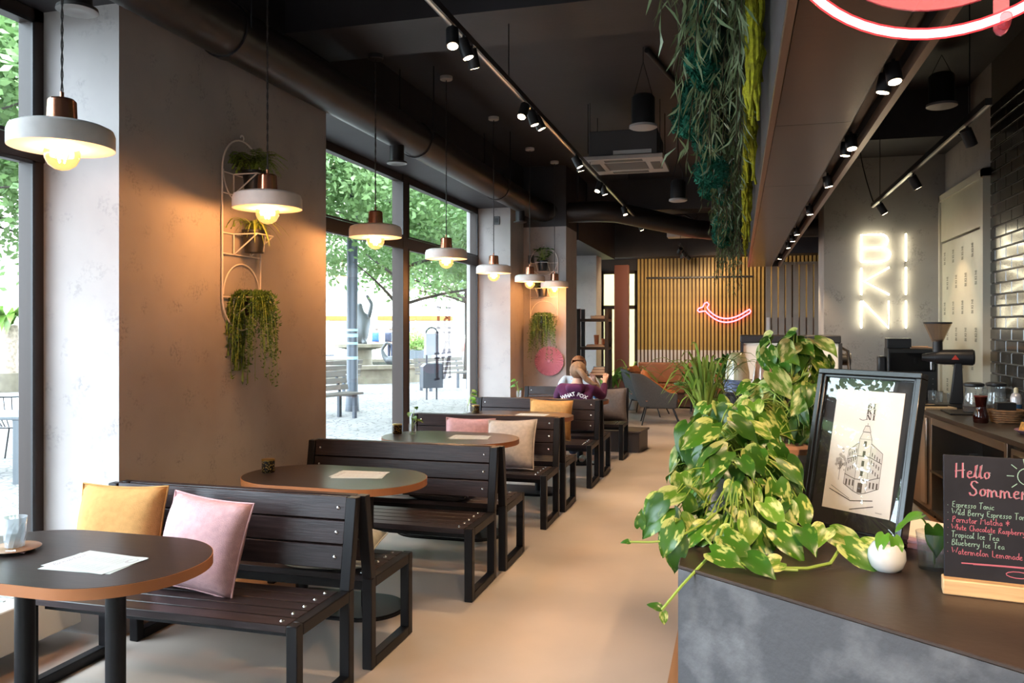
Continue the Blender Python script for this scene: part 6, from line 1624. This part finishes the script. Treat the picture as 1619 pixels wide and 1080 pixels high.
# planters, terrace, people far off
def planter(loc, label, seed, s=1.0):
    t = thing('street_planter', label, 'planter', loc, group='grey planters on the square')
    MB().add([(-.5*s,-.5*s,0),(.5*s,-.5*s,0),(.5*s,.5*s,0),(-.5*s,.5*s,0),(-.6*s,-.6*s,.75),(.6*s,-.6*s,.75),(.6*s,.6*s,.75),(-.6*s,.6*s,.75)], [(3,2,1,0),(4,5,6,7),(0,1,5,4),(1,2,6,5),(2,3,7,6),(3,0,4,7)]).build('box', mat('planter_grey', (.10,.115,.13), .7), t)
    r = random.Random(seed); m = MB()
    for k in range(900):
        p = Vector((r.gauss(0,.28)*s, r.gauss(0,.28)*s, .8+abs(r.gauss(0,.28)))); blade(m, p, (r.gauss(0,1),r.gauss(0,1),r.gauss(.4,.6)), .16, .07, r)
    o = m.build('foliage', leafmat('shrub_leaf', (.22,.34,.10), (.55,.30,.22), 4, (.55,.65), trl=.3, rv=.0), t); o['kind'] = 'stuff'
planter((-14.6,35.6,-.1), 'grey tapered planter with flowers on the square', 1)
planter((-12.6,31.0,-.1), 'grey planter with flowers nearer the fountain', 2, .8)
def parasol(loc, col, label, r=2.2, h=2.15):
    t = thing('parasol', label, 'parasol', loc, group='terrace parasols on the square')
    MB().cyl((0,0,0),(0,0,h+.9),.035,10).build('pole', WHITEM, t)
    n = 8; vs = [(0,0,h+.95)] + [(r*math.cos(2*PI*i/n), r*math.sin(2*PI*i/n), h+.1) for i in range(n)] + [(r*math.cos(2*PI*i/n), r*math.sin(2*PI*i/n), h-.15) for i in range(n)]
    MB().add(vs[:9], [(0,1+i,1+(i+1)%n) for i in range(n)]).build('canopy', mat('cream_canvas', (.75,.70,.60), .8), t)
    MB().add(vs[1:], [(i,(i+1)%n,n+(i+1)%n,n+i) for i in range(n)]).build('valance', col, t)
    MB().lathe([(.3,0),(.3,.06),(.001,.06)], 16).build('base', GREYM, t)
ORC = mat('orange_canvas', (.42,.13,.025), .8, trl=.2)
for i, (x, y) in enumerate(((-18,44),(-23,43),(-13,45),(-28,44),(-8,44))): parasol((x,y,-.1), ORC, ('first','second','third','fourth','fifth')[i]+' orange edged terrace parasol across the square', 2.3, 2.2)
def terrace_chair(loc, rz, label, col):
    t = thing('terrace_chair', label, 'chair', loc, rz, group='terrace chairs across the square')
    for sx in (-.2,.2):
        for sy in (-.2,.2): MB().cyl((sx,sy,0),(sx*.9,sy*.9,.45),.015,8).build('leg', GREYM, t)
    MB().box(-.23,.23,-.23,.23,.44,.48).build('seat', col, t, .01)
    MB().obox((0,.23,.68),(.46,.03,.42),(R(-8),0,0)).build('backrest', col, t, .01)
RDC = mat('red_cushion', (.45,.10,.08), .8)
for i, (x, y, c_) in enumerate(((-9.6,36.5,GREYM),(-10.8,37.3,GREYM),(-12.0,38.0,RDC),(-13.0,38.6,RDC),(-8.8,36.0,GREYM),(-11.4,36.6,RDC))): terrace_chair((x,y,-.1), R(20*i), ('first','second','third','fourth','fifth','sixth')[i]+' terrace chair of the cafe across the square', c_)
def bistro_table(loc, label):
    t = thing('terrace_table', label, 'table', loc, group='terrace tables across the square')
    MB().lathe([(.001,.70),(.4,.70),(.4,.73),(.001,.73)], 24).build('table_top', WOODG, t); MB().cyl((0,0,0),(0,0,.7),.03,10).build('column', GREYM, t); MB().lathe([(.25,0),(.25,.02),(.001,.02)], 20).build('base', GREYM, t)
bistro_table((-10.2,37.6,-.1), 'round terrace table between the grey chairs'); bistro_table((-12.4,39.0,-.1), 'round terrace table between the red chairs')
STAND = dict(pel=(0,0,.96), sp=(0,.0,1.12), ch=(0,-.01,1.32), nk=(0,.0,1.47), jaw=(0,.03,1.53), hd=(0,.03,1.60), cr=(0,.02,1.67), shL=(-.19,0,1.38), shR=(.19,0,1.38), elL=(-.25,.02,1.10), elR=(.25,.02,1.10), wrL=(-.25,.10,.88), wrR=(.22,.16,.92),
  hpL=(-.10,0,.92), hpR=(.10,0,.92), knL=(-.11,.04,.50), knR=(.11,-.02,.50), anL=(-.11,.02,.09), anR=(.11,-.08,.09), toL=(-.12,.15,.04), toR=(.13,.05,.04), face=(0,1,0))
def backpack(t, col):
    o = cushion_mesh(.34,.46,.24,col,3).build('backpack', col, t); bpy_merge(o); o.location = (0,-.20,1.22)
    for s in (-1,1): MB().tube([(s*.11,-.12,1.40),(s*.12,.0,1.45),(s*.12,.10,1.36),(s*.14,.06,1.08),(s*.13,-.10,1.02)], .018, 6).build('strap', col, t)
WHT = mat('white_shirt', (.65,.63,.60), .9); KHK = mat('khaki_shorts', (.45,.40,.30), .9); NAVY = mat('navy_cloth', (.025,.03,.05), .9); GRHAIR = mat('grey_hair', (.20,.15,.11), .7)
p1_, *_ = person('person in a white shirt with a blue backpack standing by the fountain', (-16.35,35.2,-.1), R(10), STAND, WHT, KHK, SHOE, GRHAIR)
backpack(p1_, mat('blue_backpack', (.03,.10,.30), .8))
p2_, *_ = person('person with a dark backpack standing beside the blue backpack', (-15.55,35.0,-.1), R(-10), STAND, mat('grey_shirt', (.35,.35,.38), .9), NAVY, SHOE, GRHAIR)
backpack(p2_, NAVY)
# things outside the nearest window
tb = thing('terrace_table', 'pale metal terrace table outside the nearest window', 'table', (-8.0,7.37,-.1), R(20))
MB().box(-.6,.36,-.4,.4,.70,.735).build('table_top', mat('pale_metal', (.085,.095,.105), .5), tb, .006)
for sx in (-.56,.32):
    for sy in (-.36,.36): MB().box(sx-.035,sx+.035,sy-.035,sy+.035,0,.70).build('leg', mat('pale_metal', (.085,.095,.105), .5), tb)
wc = thing('wire_chair', 'dark wire chair at the terrace table outside the nearest window', 'chair', (-8.9,8.35,-.1), R(200))
m = MB()
for k in range(9):
    a = R(-70+17.5*k); m.tube([(.16*math.sin(a),.14*math.cos(a),.44),(.27*math.sin(a),.24*math.cos(a),.62),(.30*math.sin(a),.28*math.cos(a),.84)], .006, 6)
m.build('back_wires', BLACKM, wc)
MB().tube([(.30*math.sin(R(a)),.28*math.cos(R(a)),.84) for a in range(-75,76,10)], .010, 8).build('top_rail', BLACKM, wc)
MB().lathe([(.001,.44),(.23,.44),(.24,.455),(.001,.455)], 24).build('seat', BLACKM, wc)
for sx in (-1,1):
    for sy in (-1,1): MB().cyl((sx*.14,sy*.14,.44),(sx*.24,sy*.22,0),.010,8).build('leg', BLACKM, wc)
pm_ = thing('potted_palm', 'small palm in a pale tub outside the nearest window', 'plant', (-18.6,17.3,-.1))
MB().tube([(0,0,.3),(.03,0,1.0),(0,.02,1.75)], [.24,.20,.17], 12).build('trunk', mat('palm_bark', (.28,.22,.17), .95, var=.4, vs=12, bump=.8, bs=15), pm_)
MB().lathe([(.5,0),(.6,.5),(.55,.5),(.001,.45)], 20).build('tub', STONE, pm_)
ribbon_plant(pm_, (0,0,1.75), 40, 1.5, .22, PALM, 9, .9, .6, .7)
# yellow house behind the back window
hs_ = thing('yellow_house', 'yellow rendered house wall seen through the back window', 'building', (-2.4,20.6,-.1))
MB().box(-1.9,3.0,0,.3,0,6.5).build('wall', mat('yellow_render', (.72,.55,.20), .9), hs_)
MB().box(.12,.42,-.06,0,2.35,2.85).build('window', mat('house_window', (.30,.29,.26), .3), hs_); MB().box(.09,.45,-.08,-.06,2.85,2.89).build('window_ledge', STONE, hs_)
struct('ground', MB().prism([(-3.75,YB+.2),(6,YB+.2),(6,26),(-3.75,26)], -.4, -.1), PAVE)
# far pale facades around the square
def facade(loc, rz, wdt, h, col, label, nx, nz):
    t = thing('street_house', label, 'building', loc, rz, group='pale houses around the square')
    MB().box(-wdt/2,wdt/2,0,6,0,h).build('wall', mat('fac_%d' % int(col[0]*100), col, .9), t)
    MB().slab([(-wdt/2-.3,-.4,h),(wdt/2+.3,-.4,h),(wdt/2+.3,3,h+2.5),(-wdt/2-.3,3,h+2.5)], (0,0,.2)).build('roof', mat('clay_roof', (.35,.15,.09), .9), t)
    for i in range(nx):
        for j in range(nz):
            x = -wdt/2 + wdt*(i+.5)/nx; z = 1.0+3.2*j
            f = MB().box(x-.6,x+.6,-.05,0,z,z+1.8).build('window', WHITEM, t); MB().box(x-.5,x+.5,-.07,-.05,z+.1,z+1.7).build('pane', mat('facade_pane', (.15,.17,.2), .1), f)
facade((-22,58,-.1), R(15), 34, 12, (.66,.60,.50), 'long cream house across the square', 8, 3)
facade((-45,30,-.1), R(70), 40, 12, (.62,.57,.52), 'pale house at the left side of the square', 8, 3)
facade((-1.5,-30,-.1), R(180), 40, 11, (.60,.55,.50), 'pale house opposite the entrance side', 8, 3)
# film lettering on the second window, read from the street
st_ = slab_text(('BI','KI','NI'), .29, .12, 1.10)
for ch in range(1):
    MB().add([(-3.620, 10.09 - v[0]*1.62*.82*.0 - v[0]*1.55, 1.585 + v[1]) for v in st_.v], st_.f).build('window_lettering', glass('etched_film', (.24,.23,.26), .2, body=.05, bodycol=(.72,.70,.76)), w2)
